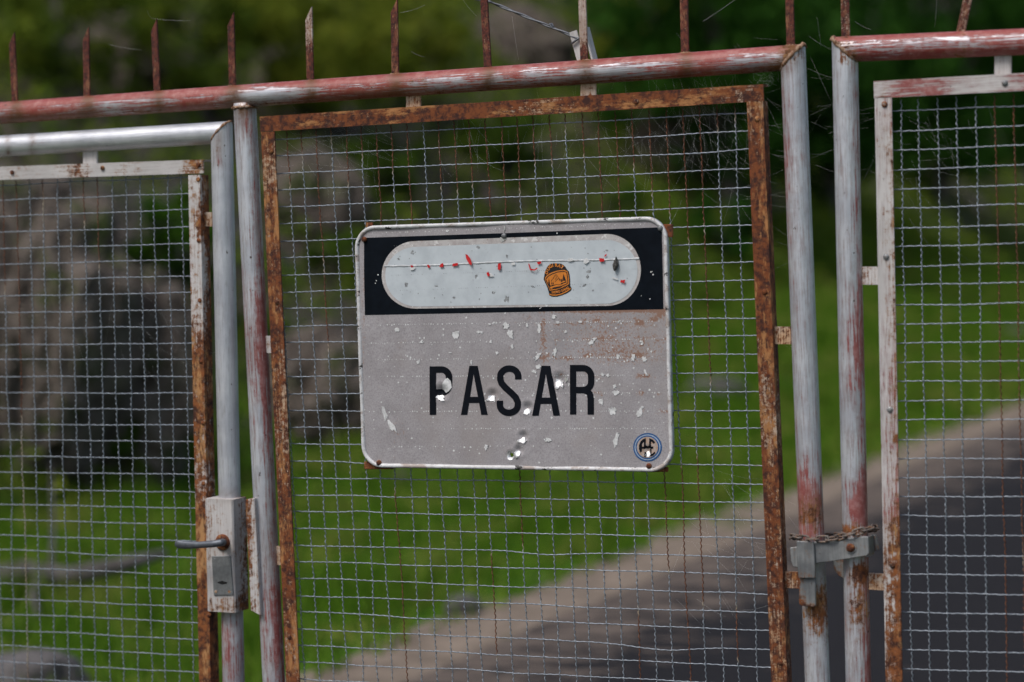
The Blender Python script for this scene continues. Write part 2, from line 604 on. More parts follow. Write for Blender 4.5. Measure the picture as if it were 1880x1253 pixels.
def trunk_mesh(w, h, z0):
    V, F = [], []
    r0 = .02 + .018 * h
    pts = [(0, 0, -.15), (.03 * w, 0, z0 * .5), (.02 * w, .03 * w, z0 + .1 * h), (-.03 * w, .02, z0 + .6 * h)]
    limb(V, F, pts, [r0 * 1.3, r0, r0 * .8, r0 * .25])
    for k in range(6):
        a = k * 1.05 + random.random()
        s = Vector((0, 0, z0 * .6 + .06 * h * k))
        e = Vector((math.cos(a) * w * .36, math.sin(a) * w * .36, z0 + h * random.uniform(.35, .8)))
        limb(V, F, [s, s.lerp(e, .5) + Vector((0, 0, -.05 * h)), e], [r0 * .55, r0 * .35, r0 * .12], 5)
    return mesh_np('trunk', V, F, True)

PLANT_COUNT = 0
def plant(name, px, py, w, h, mat, label, cat, z0=None, nclump=40, nleaf=110, leaf=.07, group=None):
    p = hit(px, py)
    z0 = .12 * h if z0 is None else z0
    t = thing(name, p - Vector((0, 0, .05)), label, cat, group)
    Mw = Matrix.Translation(p - Vector((0, 0, .05)))
    add('trunk', trunk_mesh(w, h, z0), M_BARK, t, Mw)
    add('crown', leaves_mesh('crown', crown_pts(w, h, z0, nclump, nleaf), leaf), mat, t, Mw)
    return t

TREES = 'dark trees on the hillside'
SHRUB = 'shrubs on the bank'
plant('tree', 1330, 400, 3.2, 5.2, L_DARK, 'deep green tree rising behind the rusty right corner of the sign panel', 'tree', .35, 80, 150, .10, TREES)
plant('tree', 1520, 390, 2.9, 5.2, L_DARK, 'deep green tree behind the gap between the two gate leaves', 'tree', .35, 80, 150, .10, TREES)
plant('tree', 1720, 380, 3.6, 5.6, L_DARK, 'deep green tree behind the top of the right gate leaf', 'tree', .35, 100, 150, .11, TREES)
plant('tree', 1905, 330, 3.2, 5.0, L_DARK, 'deep green tree at the right edge, above the right gate leaf', 'tree', .35, 80, 150, .11, TREES)
plant('shrub', 560, 235, 1.9, 1.6, L_OLIVE, 'yellowish olive shrub behind the spikes left of the rusty panel', 'shrub', None, 55, 120, .055, SHRUB)
plant('shrub', 720, 215, 1.9, 1.5, L_OLIVE, 'yellowish olive shrub behind the spikes above the left half of the sign', 'shrub', None, 50, 120, .055, SHRUB)
plant('shrub', 1180, 190, 1.5, 1.6, L_OLIVE, 'olive shrub behind the spikes near the top right corner of the sign panel', 'shrub', None, 46, 110, .055, SHRUB)
plant('shrub', 930, 330, 1.0, .75, L_MID, 'mid green shrub seen through the mesh just above the sign', 'shrub', None, 34, 100, .05, SHRUB)
plant('shrub', 700, 365, .95, .6, L_MID, 'low green shrub seen through the mesh above the left end of the sign', 'shrub', None, 30, 90, .05, SHRUB)
plant('shrub', 1150, 395, .45, .35, L_BRIGHT, 'small bright green shrub just above the right end of the sign', 'shrub', None, 18, 80, .04, SHRUB)
plant('shrub', 328, 590, .62, .95, L_BRIGHT, 'upright bright green shrub behind the left panel, beside its rusty edge', 'shrub', None, 34, 100, .045, SHRUB)
plant('shrub', 110, 160, 1.7, 1.4, L_COVER, 'green shrub behind the leftmost spikes', 'shrub', None, 36, 110, .055, SHRUB)
plant('shrub', 365, 210, 1.4, 1.2, L_COVER, 'green shrub behind the spike above the corner of the silver door pipe', 'shrub', None, 30, 100, .05, SHRUB)
plant('shrub', 100, 660, .35, .28, L_BRIGHT, 'small green tuft between grey rocks behind the left panel', 'shrub', None, 12, 70, .04, SHRUB)
plant('shrub', 175, 860, .7, .45, L_MID, 'low green shrub at the foot of the bank behind the left panel', 'shrub', None, 26, 90, .045, SHRUB)
plant('shrub', 610, 500, .7, .35, L_MID, 'low green shrub on the bank left of the sign', 'shrub', None, 20, 80, .045, SHRUB)
plant('shrub', 1325, 480, 1.1, .7, L_DARK, 'dark green shrub on the bank right of the sign', 'shrub', None, 30, 100, .05, SHRUB)
plant('shrub', 1790, 330, 1.3, .9, L_MID, 'mid green shrub behind the right panel, below the trees', 'shrub', None, 36, 100, .055, SHRUB)

def dead_shrub(px, py, w, h, label):
    p = hit(px, py)
    V, F = [], []
    for k in range(26):
        a = random.uniform(0, 6.28)
        l = random.uniform(.5, 1.0)
        e = Vector((math.cos(a) * w * .5 * l, math.sin(a) * w * .5 * l, h * random.uniform(.45, 1.0)))
        m_ = e * .5 + Vector((random.uniform(-.1, .1), random.uniform(-.1, .1), .08)) * w
        limb(V, F, [(0, 0, -.08), m_, e], [.016, .010, .003], 4)
        for q in range(4):
            s = m_.lerp(e, random.random())
            limb(V, F, [s, s + Vector((random.uniform(-.25, .25) * w, random.uniform(-.25, .25) * w, random.uniform(0, .25) * h))], [.005, .002], 3)
    o = add('dry_shrub', mesh_np('dry_shrub', V, F, True), M_BARK, None, Matrix.Translation(p))
    return tag(o, label, 'shrub', 'dry shrubs on the bank')
dead_shrub(240, 520, 1.3, .95, 'bare grey-brown shrub on the bank behind the middle of the left panel')
dead_shrub(700, 320, 1.2, .8, 'bare brown shrub behind the mesh above the left end of the sign')
dead_shrub(1380, 420, 1.2, .8, 'bare dark shrub behind the rusty right edge of the sign panel')
dead_shrub(620, 700, 1.1, .7, 'bare grey shrub on the bank close to the left edge of the sign')

# undergrowth on the bank: uncountable ground cover
def undergrowth():
    pts, dens = [], []
    n = 0
    while n < 60000:
        x, y = random.uniform(-17, -6.2), random.uniform(-4, 48)
        if fbm(x, y, .33, 3) + .16 * random.random() < (.0 if y < 11 else -.35):
            continue
        pts.append((x, y, hgt(x, y) + random.uniform(0, .30) ** 1.0))
        n += 1
    return leaves_mesh('undergrowth', np.array(pts), .075)
u = add('undergrowth', undergrowth(), L_COVER)
u['kind'] = 'stuff'
tag(u, 'low dark green ground cover on the bank behind the gates', 'undergrowth')

def grass():
    n = 150000
    x = rng.uniform(-7.6, -2.25, n)
    y = -1 + 34 * rng.uniform(0, 1, n) ** 1.35
    keep = np.array([fbm(a, b_, .9, 4) > -.30 - .35 * rng.uniform() for a, b_ in zip(x, y)])
    keep &= ~((x > -2.55) & (rng.uniform(size=n) < .75))
    keep &= ~((x < -6.6) & (rng.uniform(size=n) < .5))
    x, y = x[keep], y[keep]
    z = np.array([hgt(a, b_) for a, b_ in zip(x, y)])
    n = len(x)
    cl = np.array([fbm(a, b_, 1.9, 2) for a, b_ in zip(x, y)])
    h = rng.uniform(.04, .13, n) * (1 + .02 * y) * (1 + 1.1 * np.clip(cl, -.5, 1))
    th = rng.uniform(0, 2 * np.pi, n)
    w = .006 + .0009 * np.clip(y, 0, 30)
    lean = rng.normal(0, .05, (n, 2))
    V = np.zeros((n, 3, 3))
    V[:, 0] = np.stack([x - np.cos(th) * w, y - np.sin(th) * w, z - .01], 1)
    V[:, 1] = np.stack([x + np.cos(th) * w, y + np.sin(th) * w, z - .01], 1)
    V[:, 2] = np.stack([x + lean[:, 0], y + lean[:, 1], z + h], 1)
    return mesh_np('grass', V.reshape(-1, 3), np.arange(3 * n).reshape(-1, 3))
gr = add('grass', grass(), L_GRASS)
gr['kind'] = 'stuff'
tag(gr, 'lush green grass between the bank and the sandy road edge', 'grass')

# ------------------------------------------------------------------ rocks, branch, trunk
def rock_mat():
    b = NB('grey_limestone')
    n = b.noise(6, 7, .7)
    c = b.mix(b.ramp(n, .35, .65), (0.15, 0.14, 0.138), (0.065, 0.06, 0.058))
    c = b.mix(b.ramp(b.noise(2.2, 4, .6, b.mapping((1, 1, 1), rnd=True)), .55, .7, 0, .6), c, (0.10, 0.075, 0.055))
    b.bump(n, .7, .03)
    return b.out(c, .92, 0, .2)
M_ROCK = rock_mat()

def rock(px, py, w, d, h, label, rz=0.0, seed=0, tilt=0.0, sink=.25):
    p = hit(px, py)
    bm = bmesh.new()
    bmesh.ops.create_icosphere(bm, subdivisions=4, radius=1)
    for v in bm.verts:
        c = v.co.copy()
        k = 1 + .28 * mnoise.noise(c * 1.1 + Vector((seed * 7.1, 3, 1))) + .12 * mnoise.noise(c * 3.1 + Vector((seed, 8, 2))) + .04 * mnoise.noise(c * 8)
        c *= k
        c.z = max(c.z, -.55)
        if c.z > .62:
            c.z = .62 + (c.z - .62) * .35
        v.co = Vector((c.x * w / 2, c.y * d / 2, c.z * h * .75))
    me = bpy.data.meshes.new('rock')
    bm.to_mesh(me)
    bm.free()
    me.polygons.foreach_set('use_smooth', np.ones(len(me.polygons), bool))
    Mw = Matrix.Translation(p + Vector((0, 0, h * (.5 - sink)))) @ Matrix.Rotation(rz, 4, 'Z') @ Matrix.Rotation(tilt, 4, 'Y')
    return tag(add('rock', me, M_ROCK, None, Mw), label, 'rock', 'grey rocks behind the gates')
rock(48, 1290, .44, .36, .22, 'rounded grey boulder in the grass at the bottom left corner', .3, 1)
rock(40, 420, 1.3, .9, .5, 'pale grey rock on the bank at the left edge, under the silver pipe', .2, 3, .4)
rock(740, 895, .16, .13, .13, 'small bluish stone in the grass below the left corner of the sign', .2, 8)
rock(1860, 625, .5, .4, .2, 'grey stone in the grass behind the right panel', .6, 9)
rock(1310, 735, .55, .4, .24, 'grey stone in the grass right of the sign', .1, 10)
rock(850, 1128, .16, .13, .10, 'small dark clod on the sandy road edge below the sign', .2, 12)

def outcrop(px, py, w, d, h, label, seed, tilt):
    p = hit(px, py)
    bm = bmesh.new()
    bmesh.ops.create_icosphere(bm, subdivisions=5, radius=1)
    for v in bm.verts:
        c = v.co.copy()
        q = Vector((c.x * 5.6 + c.z * 2.3, c.y * 3.4, c.z * 1.5 - c.x * 1.0)) + Vector((seed * 5.3, 1, 2))
        k = 1 + .26 * (1 - 2 * abs(mnoise.noise(q))) + .16 * mnoise.noise(c * 2.3 + Vector((seed, 2, 5))) + .07 * (1 - 2 * abs(mnoise.noise(q * 3.1))) + .03 * mnoise.noise(c * 17)
        c *= k
        v.co = Vector((c.x * w / 2, c.y * d / 2, c.z * h / 2))
    me = bpy.data.meshes.new('rock')
    bm.to_mesh(me)
    bm.free()
    Mw = Matrix.Translation(p + Vector((0, 0, h * .30))) @ Matrix.Rotation(tilt, 4, Vector(Fh))
    return tag(add('rock', me, M_CRAG, None, Mw), label, 'rock', 'grey rocks behind the gates')
def crag_mat():
    b = NB('rough_grey_brown_crag')
    n = b.noise(9, 8, .75)
    c = b.mix(b.ramp(n, .35, .65), (0.21, 0.178, 0.155), (0.075, 0.06, 0.048))
    c = b.mix(b.ramp(b.noise(3.1, 6, .7, b.mapping((1, 1, 1), rnd=True)), .54, .62), c, (0.055, 0.075, 0.022))
    b.bump(n, .9, .04)
    return b.out(c, .95, 0, .15)
M_CRAG = crag_mat()
outcrop(60, 830, 1.05, .9, 1.75, 'tall rough grey-brown crag at the left edge behind the left panel', 1, .30)
outcrop(225, 850, .95, .8, 1.35, 'rough brown crag behind the middle of the left panel', 2, .35)
outcrop(590, 800, .8, .7, .9, 'rough grey crag behind the mesh left of the sign', 3, .2)
outcrop(255, 150, 1.1, .8, .8, 'grey-brown rock on the hillside behind the third spike from the left', 5, .3)
outcrop(960, 130, 1.3, .9, 1.0, 'grey-brown rock on the hillside behind the stay wire', 6, .3)
outcrop(1225, 320, 1.1, .8, .9, 'pinkish grey rock behind the mesh in the top right of the sign panel', 7, .3)
outcrop(575, 420, .9, .7, .8, 'grey rock behind the mesh in the top left of the sign panel', 8, .3)
outcrop(60, 470, 1.2, .8, .7, 'large slanting grey rock on the bank behind the left panel', 9, .3)
dead_shrub(150, 560, 1.5, 1.2, 'tangle of bare grey twigs above the crags behind the left panel')
dead_shrub(300, 760, .9, .8, 'tangle of bare twigs behind the rusty edge of the left panel')

def branch():
    V, F = [], []
    a, b_ = hit(-60, 1110), hit(310, 1098)
    up = Vector((0, 0, .11))
    pts = [a + up * .8, a.lerp(b_, .28) + up * 1.3, a.lerp(b_, .5) + up, a.lerp(b_, .75) + up * 1.4, b_ + up * 1.9]
    limb(V, F, pts, [.06, .055, .05, .04, .02], 8)
    c = hit(70, 1150)
    limb(V, F, [a.lerp(b_, .36) + up, a.lerp(b_, .3).lerp(c, .5) + up * .8, c + up * .5], [.03, .022, .010], 6)
    d = a.lerp(b_, .42) + up
    limb(V, F, [d, d + Vector((-.05, .1, .22)), d + Vector((-.12, .2, .50))], [.016, .010, .004], 5)
    o = add('fallen_branch', mesh_np('fallen_branch', V, F, True), M_BARK)
    tag(o, 'forked grey branch lying in the grass behind the left panel', 'branch')
branch()

def smooth_path(c, m):
    out = []
    c = [Vector(q) for q in c]
    for k in range(len(c) - 1):
        p0, p1, p2, p3 = c[max(0, k - 1)], c[k], c[k + 1], c[min(len(c) - 1, k + 2)]
        for q in range(m):
            w = q / m
            out.append(.5 * ((2 * p1) + (p2 - p0) * w + (2 * p0 - 5 * p1 + 4 * p2 - p3) * w * w + (3 * p1 - p0 - 3 * p2 + p3) * w ** 3))
    return out + [c[-1]]
def leaning_trunk():
    V, F = [], []
    a = hit(150, 850)
    q = [(20, 560), (60, 600), (95, 690), (118, 780)]
    v0 = (a - CAM).dot(FW)
    pts = [CAM + ray(x, y) * (v0 + .35 - .08 * i) / ray(x, y).dot(FW) for i, (x, y) in enumerate(q)] + [a - Vector((0, 0, .1))]
    limb(V, F, smooth_path(pts[::-1], 6), list(np.linspace(.11, .055, 25)), 10)
    limb(V, F, [pts[0], pts[0] + Vector((-.3, .1, .35)), pts[0] + Vector((-.5, .2, .9))], [.06, .045, .02], 7)
    o = add('bent_trunk', mesh_np('bent_trunk', V, F, True), M_BARK)
    tag(o, 'pale bent dead tree trunk behind the left edge of the left panel', 'trunk')
leaning_trunk()
# ------------------------------------------------------------------ woven wire
WY, PR = 0.004, 0.0236            # plane of the mesh, pipe radius

def tube(pts, r, k=5):
    """pts Nx3 -> V, F of a swept tube (fixed frame good enough for nearly straight wires)"""
    pts = np.asarray(pts)
    d = np.gradient(pts, axis=0)
    d /= np.linalg.norm(d, axis=1, keepdims=True)
    x = np.cross(d, [0.0, 1.0, 0.02])
    x /= np.linalg.norm(x, axis=1, keepdims=True)
    y = np.cross(d, x)
    a = 2 * np.pi * np.arange(k) / k
    V = pts[:, None, :] + r * (np.cos(a)[None, :, None] * x[:, None, :] + np.sin(a)[None, :, None] * y[:, None, :])
    n = len(pts)
    i = np.arange(n - 1)[:, None] * k
    j = np.arange(k)[None, :]
    j2 = (j + 1) % k
    F = np.stack([i + j, i + j2, i + k + j2, i + k + j], 2).reshape(-1, 4)
    return V.reshape(-1, 3), F

class Panel:
    def __init__(self, c00, c10, c01, c11, ni, nj, seed):
        self.q = [np.array(G(*c, WY)) for c in (c00, c10, c01, c11)]
        self.ni, self.nj, self.seed = ni, nj, seed
    def at(self, i, j):
        a = np.asarray(i, float)[..., None] / self.ni
        b = np.asarray(j, float)[..., None] / self.nj
        A, B, C, D = self.q
        return (A * (1 - a) + B * a) * (1 - b) + (C * (1 - a) + D * a) * b

def wob(t, seed, s=.31):
    return np.array([mnoise.noise(Vector((v * s, seed * 3.17, seed * .71))) for v in t])

def run_wire(parent, pan, vert, idx, lo, hi, rust_fn, dips=()):
    """one wire of the mesh, crimped and woven over its neighbours"""
    step = 0.062 if vert else 0.10
    t = np.arange(lo, hi, step)
    ii, jj = (np.full_like(t, idx), t) if vert else (t, np.full_like(t, idx))
    P = pan.at(ii, jj).copy()
    sd = pan.seed + idx * (1.37 if vert else 2.11)
    jit = random.uniform(-.0012, .0012)
    if vert:
        P[:, 0] += .0020 * wob(t, sd) + jit
    else:
        P[:, 2] += .0022 * wob(t, sd) + jit
    for (c, w, a) in dips:
        P[:, 2 if not vert else 0] += a * np.exp(-((t - c) / w) ** 2)
    P[:, 1] += (1 if vert else -1) * .0009 * np.cos(np.pi * (t + idx)) + .003 * wob(t, sd + 9, .15)
    per = 1 / 3.0 if vert else 1 / 2.0
    ph = 2 * np.pi * t / per + random.random() * 6
    am = .00105 if vert else .0004
    P[:, 0 if vert else 2] += am * np.cos(ph)
    P[:, 1] += am * np.sin(ph)
    k = 5
    V, F = tube(P, .00115 if vert else .00118, k)
    o0 = P[0]
    ru = np.repeat(rust_fn(*to_px(P)), k)
    me = mesh_np('wire', V - o0, F, True, {'rust': ru})
    return add('wire', me, M_WIRE, parent, Matrix.Translation(Vector(o0)))

# ------------------------------------------------------------------ the big gate leaf that carries the sign
leaf = thing('gate_leaf', (-0.6, 0, 0), 'big gate leaf with red spiked top rail and rusty mesh panel carrying the sign', 'gate')

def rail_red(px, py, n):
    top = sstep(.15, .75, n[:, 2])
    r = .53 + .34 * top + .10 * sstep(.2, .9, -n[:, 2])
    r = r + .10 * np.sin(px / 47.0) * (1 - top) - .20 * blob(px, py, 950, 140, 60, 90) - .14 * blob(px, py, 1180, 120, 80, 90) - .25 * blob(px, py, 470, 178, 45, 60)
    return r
SPIKES = [((28, 190), (22, 66)), ((160, 182), (158, 57)), ((289, 171), (283, 42)), ((427, 160), (424, 30)), ((570, 150), (567, 20)),
          ((726, 138), (724, 5)), ((896, 128), (888, -16)), ((1073, 113), (1068, -32)), ((1258, 99), (1255, -46)), ((1452, 86), (1448, -62))]
def rail_stain_shade(px, py, n):
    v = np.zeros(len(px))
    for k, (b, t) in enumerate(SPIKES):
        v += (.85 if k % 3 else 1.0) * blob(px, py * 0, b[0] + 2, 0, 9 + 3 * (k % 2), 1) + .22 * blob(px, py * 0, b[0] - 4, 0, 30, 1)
    v += .5 * sstep(-.1, .8, -n[:, 2]) * (.6 + .4 * np.sin(px / 53.0)) + .3 * blob(px, py, 640, 175, 40, 14) + .3 * blob(px, py, 930, 160, 60, 14)  # underside: brown dirt, with the shade below the rail put into the colour
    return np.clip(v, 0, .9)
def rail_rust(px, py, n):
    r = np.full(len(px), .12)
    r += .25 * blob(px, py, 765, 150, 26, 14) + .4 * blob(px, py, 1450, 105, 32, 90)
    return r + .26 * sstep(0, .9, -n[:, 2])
ra, rb = G(0, 208), G(1456, 106)
sa, sb = G(1456, 106), G(1501, 1253)
hinge_x = -1.9
r_dir, s_dir = (rb - ra).normalized(), (sb - sa).normalized()
mit = (r_dir, (r_dir + s_dir).normalized())
mitre_n = (r_dir - s_dir * -1).normalized()
mitre_n = (r_dir + (-s_dir) * -1).normalized()
# plane that bisects rail direction and stile direction
bis = (r_dir + s_dir).normalized()
bar('top_rail', to_x(ra, rb, hinge_x), rb, circ(PR), M_RAIL, leaf, cut1=(rb, bis), smooth=True, red=rail_red, rust=rail_rust, stain=rail_stain_shade, caps=False)

def stile_r_red(px, py, n):
    return .26 + .34 * sstep(820, 940, py) * (1 - sstep(980, 1010, py)) + .22 * blob(px, py, 1440, 300, 14, 200) + .14 * blob(px, py, 1480, 880, 30, 60)
def stile_r_rust(px, py, n):
    return .06 + .5 * blob(px, py, 1490, 945, 34, 40) + .55 * blob(px, py, 1505, 1110, 36, 55) + .45 * blob(px, py, 1456, 100, 26, 26) + .12 * sstep(1000, 1200, py)
bar('stile', sa, to_z(sa, sb, .03), circ(PR), M_PIPE, leaf, cut0=(sa, bis), smooth=True, red=stile_r_red, rust=stile_r_rust, stain=lambda px, py, n: np.clip(.85 * blob(px, py, 1440, 105, 26, 26) + .5 * blob(px, py, 1500, 1070, 40, 60) + .3 * blob(px, py, 1490, 930, 40, 30), 0, .9), caps=False)
weld(leaf, rb, bis, PR * 1.40, PR, .0022, 2.0)
ma, mb = G(449, 190), G(503, 1253)
def stile_m_red(px, py, n):
    return .20 + .30 * blob(px, py, 480, 640, 60, 150) + .26 * blob(px, py, 490, 1150, 60, 140) + .20 * sstep(.3, .9, n[:, 0]) + .3 * blob(px, py, 447, 222, 12, 25)
def stile_m_rust(px, py, n):
    return .07 + .40 * blob(px, py, 449, 196, 22, 20) + .22 * blob(px, py, 497, 1020, 22, 60) + .12 * blob(px, py, 455, 640, 24, 40)
bar('stile', ma, to_z(ma, mb, .03), circ(PR), M_PIPE, leaf, smooth=True, red=stile_m_red, rust=stile_m_rust, stain=lambda px, py, n: .95 * blob(px, py, 452, 203, 24, 12) + .5 * blob(px, py, 444, 222, 10, 24) + .35 * blob(px, py, 495, 1010, 24, 90) + .25 * blob(px, py, 460, 640, 14, 50))
weld(leaf, to_z(ma, mb, G(449, 198).z), (mb - ma), PR, PR, .0034)
hb = to_x(ra, rb, hinge_x)
bar('stile', (hb.x, 0, hb.z + .75), (hb.x + .03, 0, .03), circ(PR * 1.3), M_PIPE, leaf, smooth=True, red=.3, rust=.2)
bar('bottom_rail', to_z(ma, mb, .075), to_z(sa, sb, .075), circ(PR), M_PIPE, leaf, smooth=True, red=.35, rust=.3)

def spike(parent, base, tip, w, mat, rust=.75):
    p0, p1 = G(*base), G(*tip)
    z = (p1 - p0).normalized()
    o = bar('spike', p0 - z * .006, p1, rect(w, .005, .0008), mat, parent, seg=.01, rust=rust, red=.32,
            cut1=(p1 + Vector((0, 0, -.006)), (-.86, 0, .5)))
    weld(parent, p0 + Vector((0, 0, .0005)), z, w * .55, .0045, .0028)
    return o
for k, (b, t) in enumerate(SPIKES):
    spike(leaf, b, t, .0158, M_SPIKE, {7: (lambda px, py, n: .32 + .4 * sstep(60, 105, py)), 4: (lambda px, py, n: .42 + .35 * sstep(60, 120, py))}.get(k, .72))
for k in range(3):
    X = -1.32 - .16 * k
    bz = ra + (rb - ra) * ((X - ra.x) / (rb.x - ra.x))
    bar('spike', bz, bz + Vector((-.005, 0, .155)), rect(.0158, .005, .0008), M_SPIKE, leaf, rust=.7, cut1=(bz + Vector((-.005, 0, .15)), (-.86, 0, .5)))

# rusty angle-iron frame of the wire panel
def fr_rust(px, py, n):
    v = .66 + .14 * np.sin(px / 61.0 + 1) * np.sin(py / 83.0)
    v -= .20 * blob(px, py, 1415, 800, 30, 60) + .18 * blob(px, py, 1430, 960, 30, 70) + .22 * blob(px, py, 990, 205, 40, 14) + .16 * blob(px, py, 1320, 175, 60, 12)
    v -= .22 * blob(px, py, 500, 310, 20, 40) + .16 * blob(px, py, 525, 780, 18, 110)
    v += .25 * blob(px, py, 1408, 600, 30, 90) + .2 * blob(px, py, 1400, 500, 30, 60)
    return v
FWD = .0315
fr_t0, fr_t1 = G(484, 229), G(1406, 171)
fl0, fl1 = G(498, 243), G(544, 1250)
fr0, fr1 = G(1390, 187), G(1435, 1250)
ZB = .14
pf = bar('mesh_frame', fr_t0, fr_t1, angle(FWD, .03, outer=-1), M_FRAME, leaf, rust=lambda px, py, n: fr_rust(px, py, n) + .08, red=-1.0)
bar('frame_side', fl0, to_z(fl0, fl1, ZB), angle(FWD, .03, outer=1), M_FRAME, pf, rust=fr_rust)
bar('frame_side', fr0, to_z(fr0, fr1, ZB), angle(FWD, .03, outer=-1), M_FRAME, pf, rust=fr_rust)
bar('frame_bottom', to_z(fl0, fl1, ZB) - Vector((FWD / 2, 0, 0)), to_z(fr0, fr1, ZB) + Vector((FWD / 2, 0, 0)), angle(FWD, .03, outer=1), M_FRAME, pf, rust=fr_rust)

def tab(parent, x0, y0, x1, y1, mat, rust, red=-1.0, Y=.001, t=.006):
    """small welded flat between a pipe and a panel frame, given by its outline in the photo"""
    horiz = abs(x1 - x0) > abs(y1 - y0)
    a, b = G(x0, (y0 + y1) / 2, Y), G(x1, (y0 + y1) / 2, Y)
    c, d = G((x0 + x1) / 2, y0, Y), G((x0 + x1) / 2, y1, Y)
    return bar('tab', c, d, rect((b - a).length, t), mat, parent, rust=rust, red=red)
tab(leaf, 746, 172, 773, 206, M_FRAME, .40)
tab(leaf, 1066, 150, 1095, 184, M_FRAME, .36)
tab(leaf, 1416, 600, 1453, 632, M_FRAME, .44)
tab(leaf, 1438, 1050, 1476, 1080, M_FRAME, .52)
tab(leaf, 476, 617, 500, 648, M_FRAMEW, .30)
tab(leaf, 500, 1003, 522, 1037, M_FRAME, .42)
for (x, y) in ((1168, 187), (1390, 219), (498, 278), (508, 555), (531, 1170), (1433, 1217), (1404, 536)):
    dome('rivet', G(x, y, -.0148), .0055, .003, M_FRAME, leaf, .62)

pan = Panel((527, 255.5), (1349, 209), (587, 1249), (1392, 1292), 28, 32, 1)
j_bot = 49
RUSTY_V = {-1: .1, 0: (.9, 330), 1: (.2, 300), 2: (.95, 470), 3: (.5, 260), 4: (.85, 330), 5: (.6, 290), 6: (.95, 430), 7: (.7, 310), 8: (1.0, 430), 9: (.1, 200),
           10: (.8, 340), 11: (.9, 340), 12: (.7, 330), 13: (.7, 420), 14: (.95, 430), 15: (.9, 340), 16: (.8, 290), 17: (.6, 290), 18: (.5, 240), 19: (.8, 280), 20: (.95, 420),
           21: (1.0, 430), 22: (.8, 300), 23: (.9, 340), 24: (.95, 380), 25: (1.0, 430), 26: (.6, 420), 27: (.5, 240), 28: (.3, 220), 29: (.8, 1000)}
LOW = {6: (900, 1400), 2: (500, 640), 14: (860, 1010), 23: (860, 1050), 24: (860, 1300), 25: (840, 1110), 26: (420, 700), 12: (1020, 1200), 21: (1120, 1300), 27: (1110, 1210)}
def vr(i):
    a = RUSTY_V.get(i, .1)
    a, y0 = a if isinstance(a, tuple) else (a, 0)
    lo = LOW.get(i)
    def f(px, py):
        v = -.12 + (a + .34) * (1 - sstep(y0 - 70, y0 + 60, py)) + .16 * (1 - sstep(y0, y0 + 260, py))
        if lo:
            v = np.maximum(v, .72 * sstep(lo[0] - 40, lo[0] + 30, py) * (1 - sstep(lo[1] - 30, lo[1] + 40, py)))
        if i == 5 or i == 7:
            v = np.maximum(v, .22)
        return v
    return f
for i in range(-1, 30):
    run_wire(pf, pan, True, i, -.5, j_bot, vr(i), [(20, 3.5, .0022 * math.sin(i * 1.9)), (29, 2.5, .002 * math.sin(i * 2.7))])
HD = {17: [(2, 1.2, -.002)], 18: [(5, 1.6, .002)], 22: [(3.5, 1.2, .004)], 24: [(15.5, 2.2, -.006)], 26: [(12, 3, -.003)], 27: [(20, 4, -.003)], 29: [(22.5, 2.5, -.010)], 28: [(8, 3, -.003)],
      31: [(10, 2, .002)], 32: [(13, 2.5, -.006)], 19: [(4, 1.5, -.003)]}
def hr(j):
    def f(px, py):
        return -.25 + .06 * np.sin(px / 90.0 + j) + (.5 * blob(px, py, 1390, py.mean(), 22, 9e9) if j in (19, 24, 25, 26, 29) else 0)
    return f
for j in range(0, j_bot):
    jj = j / 32
    run_wire(pf, pan, False, j, -1.0 - .8 * jj, 29.3 + .1 * jj, hr(j), HD.get(j, ()))

# strike plate for the wicket lock
def plate(name, px_pts, Y0, Y1, mat, parent, rust=.3, red=-1.0):
    """flat plate: outline in the photo carried to the plane Y0, thickness to Y1"""
    A = [G(x, y, Y0) for x, y in px_pts]
    n = len(A)
    o = sum(A, Vector()) / n
    V = [tuple(a - o) for a in A] + [(a.x - o.x, a.y - o.y + (Y1 - Y0), a.z - o.z) for a in A]
    bm = bmesh.new()
    vs_ = [bm.verts.new(v) for v in V]
    bm.faces.new(vs_[:n])
    bm.faces.new(vs_[n:][::-1])
    for k in range(n):
        bm.faces.new([vs_[k], vs_[n + k], vs_[n + (k + 1) % n], vs_[(k + 1) % n]])
    bmesh.ops.recalc_face_normals(bm, faces=bm.faces)
    bmesh.ops.bevel(bm, geom=list(bm.edges), offset=.0012, segments=1, affect='EDGES', clamp_overlap=True)
    bmesh.ops.triangulate(bm, faces=[f for f in bm.faces if len(f.verts) > 4])
    for _ in range(3):
        e = [e for e in bm.edges if e.calc_length() > .02]
        if e:
            bmesh.ops.subdivide_edges(bm, edges=e, cuts=1)
    me = bpy.data.meshes.new(name)
    bm.to_mesh(me)
    bm.free()
    co = np.array([v.co for v in me.vertices]) + np.array(o)
    px, py = to_px(co)
    for k_, val in (('rust', rust), ('red', red)):
        at = me.attributes.new(k_, 'FLOAT', 'POINT')
        at.data.foreach_set('value', (val(px, py, None) if callable(val) else np.full(len(px), val)).astype(np.float32))
    return add(name, me, mat, parent, Matrix.Translation(o))
sp = plate('strike_plate', [(450, 918), (467, 915), (478, 1131), (460, 1121)], -.034, -.012, M_FRAMEW, leaf, lambda px, py, n: .32 + .3 * (1 - sstep(452, 466, px)))
# stay-wire bracket behind the eighth spike
bar('bracket', G(1052, 58, .012), G(1068, 116, .012), rect(.017, .003), M_FRAMEW, leaf, rust=.15)
bar('bracket', G(1076, 50, .016), G(1092, 112, .016), rect(.004, .03), M_FRAMEW, leaf, rust=.2)

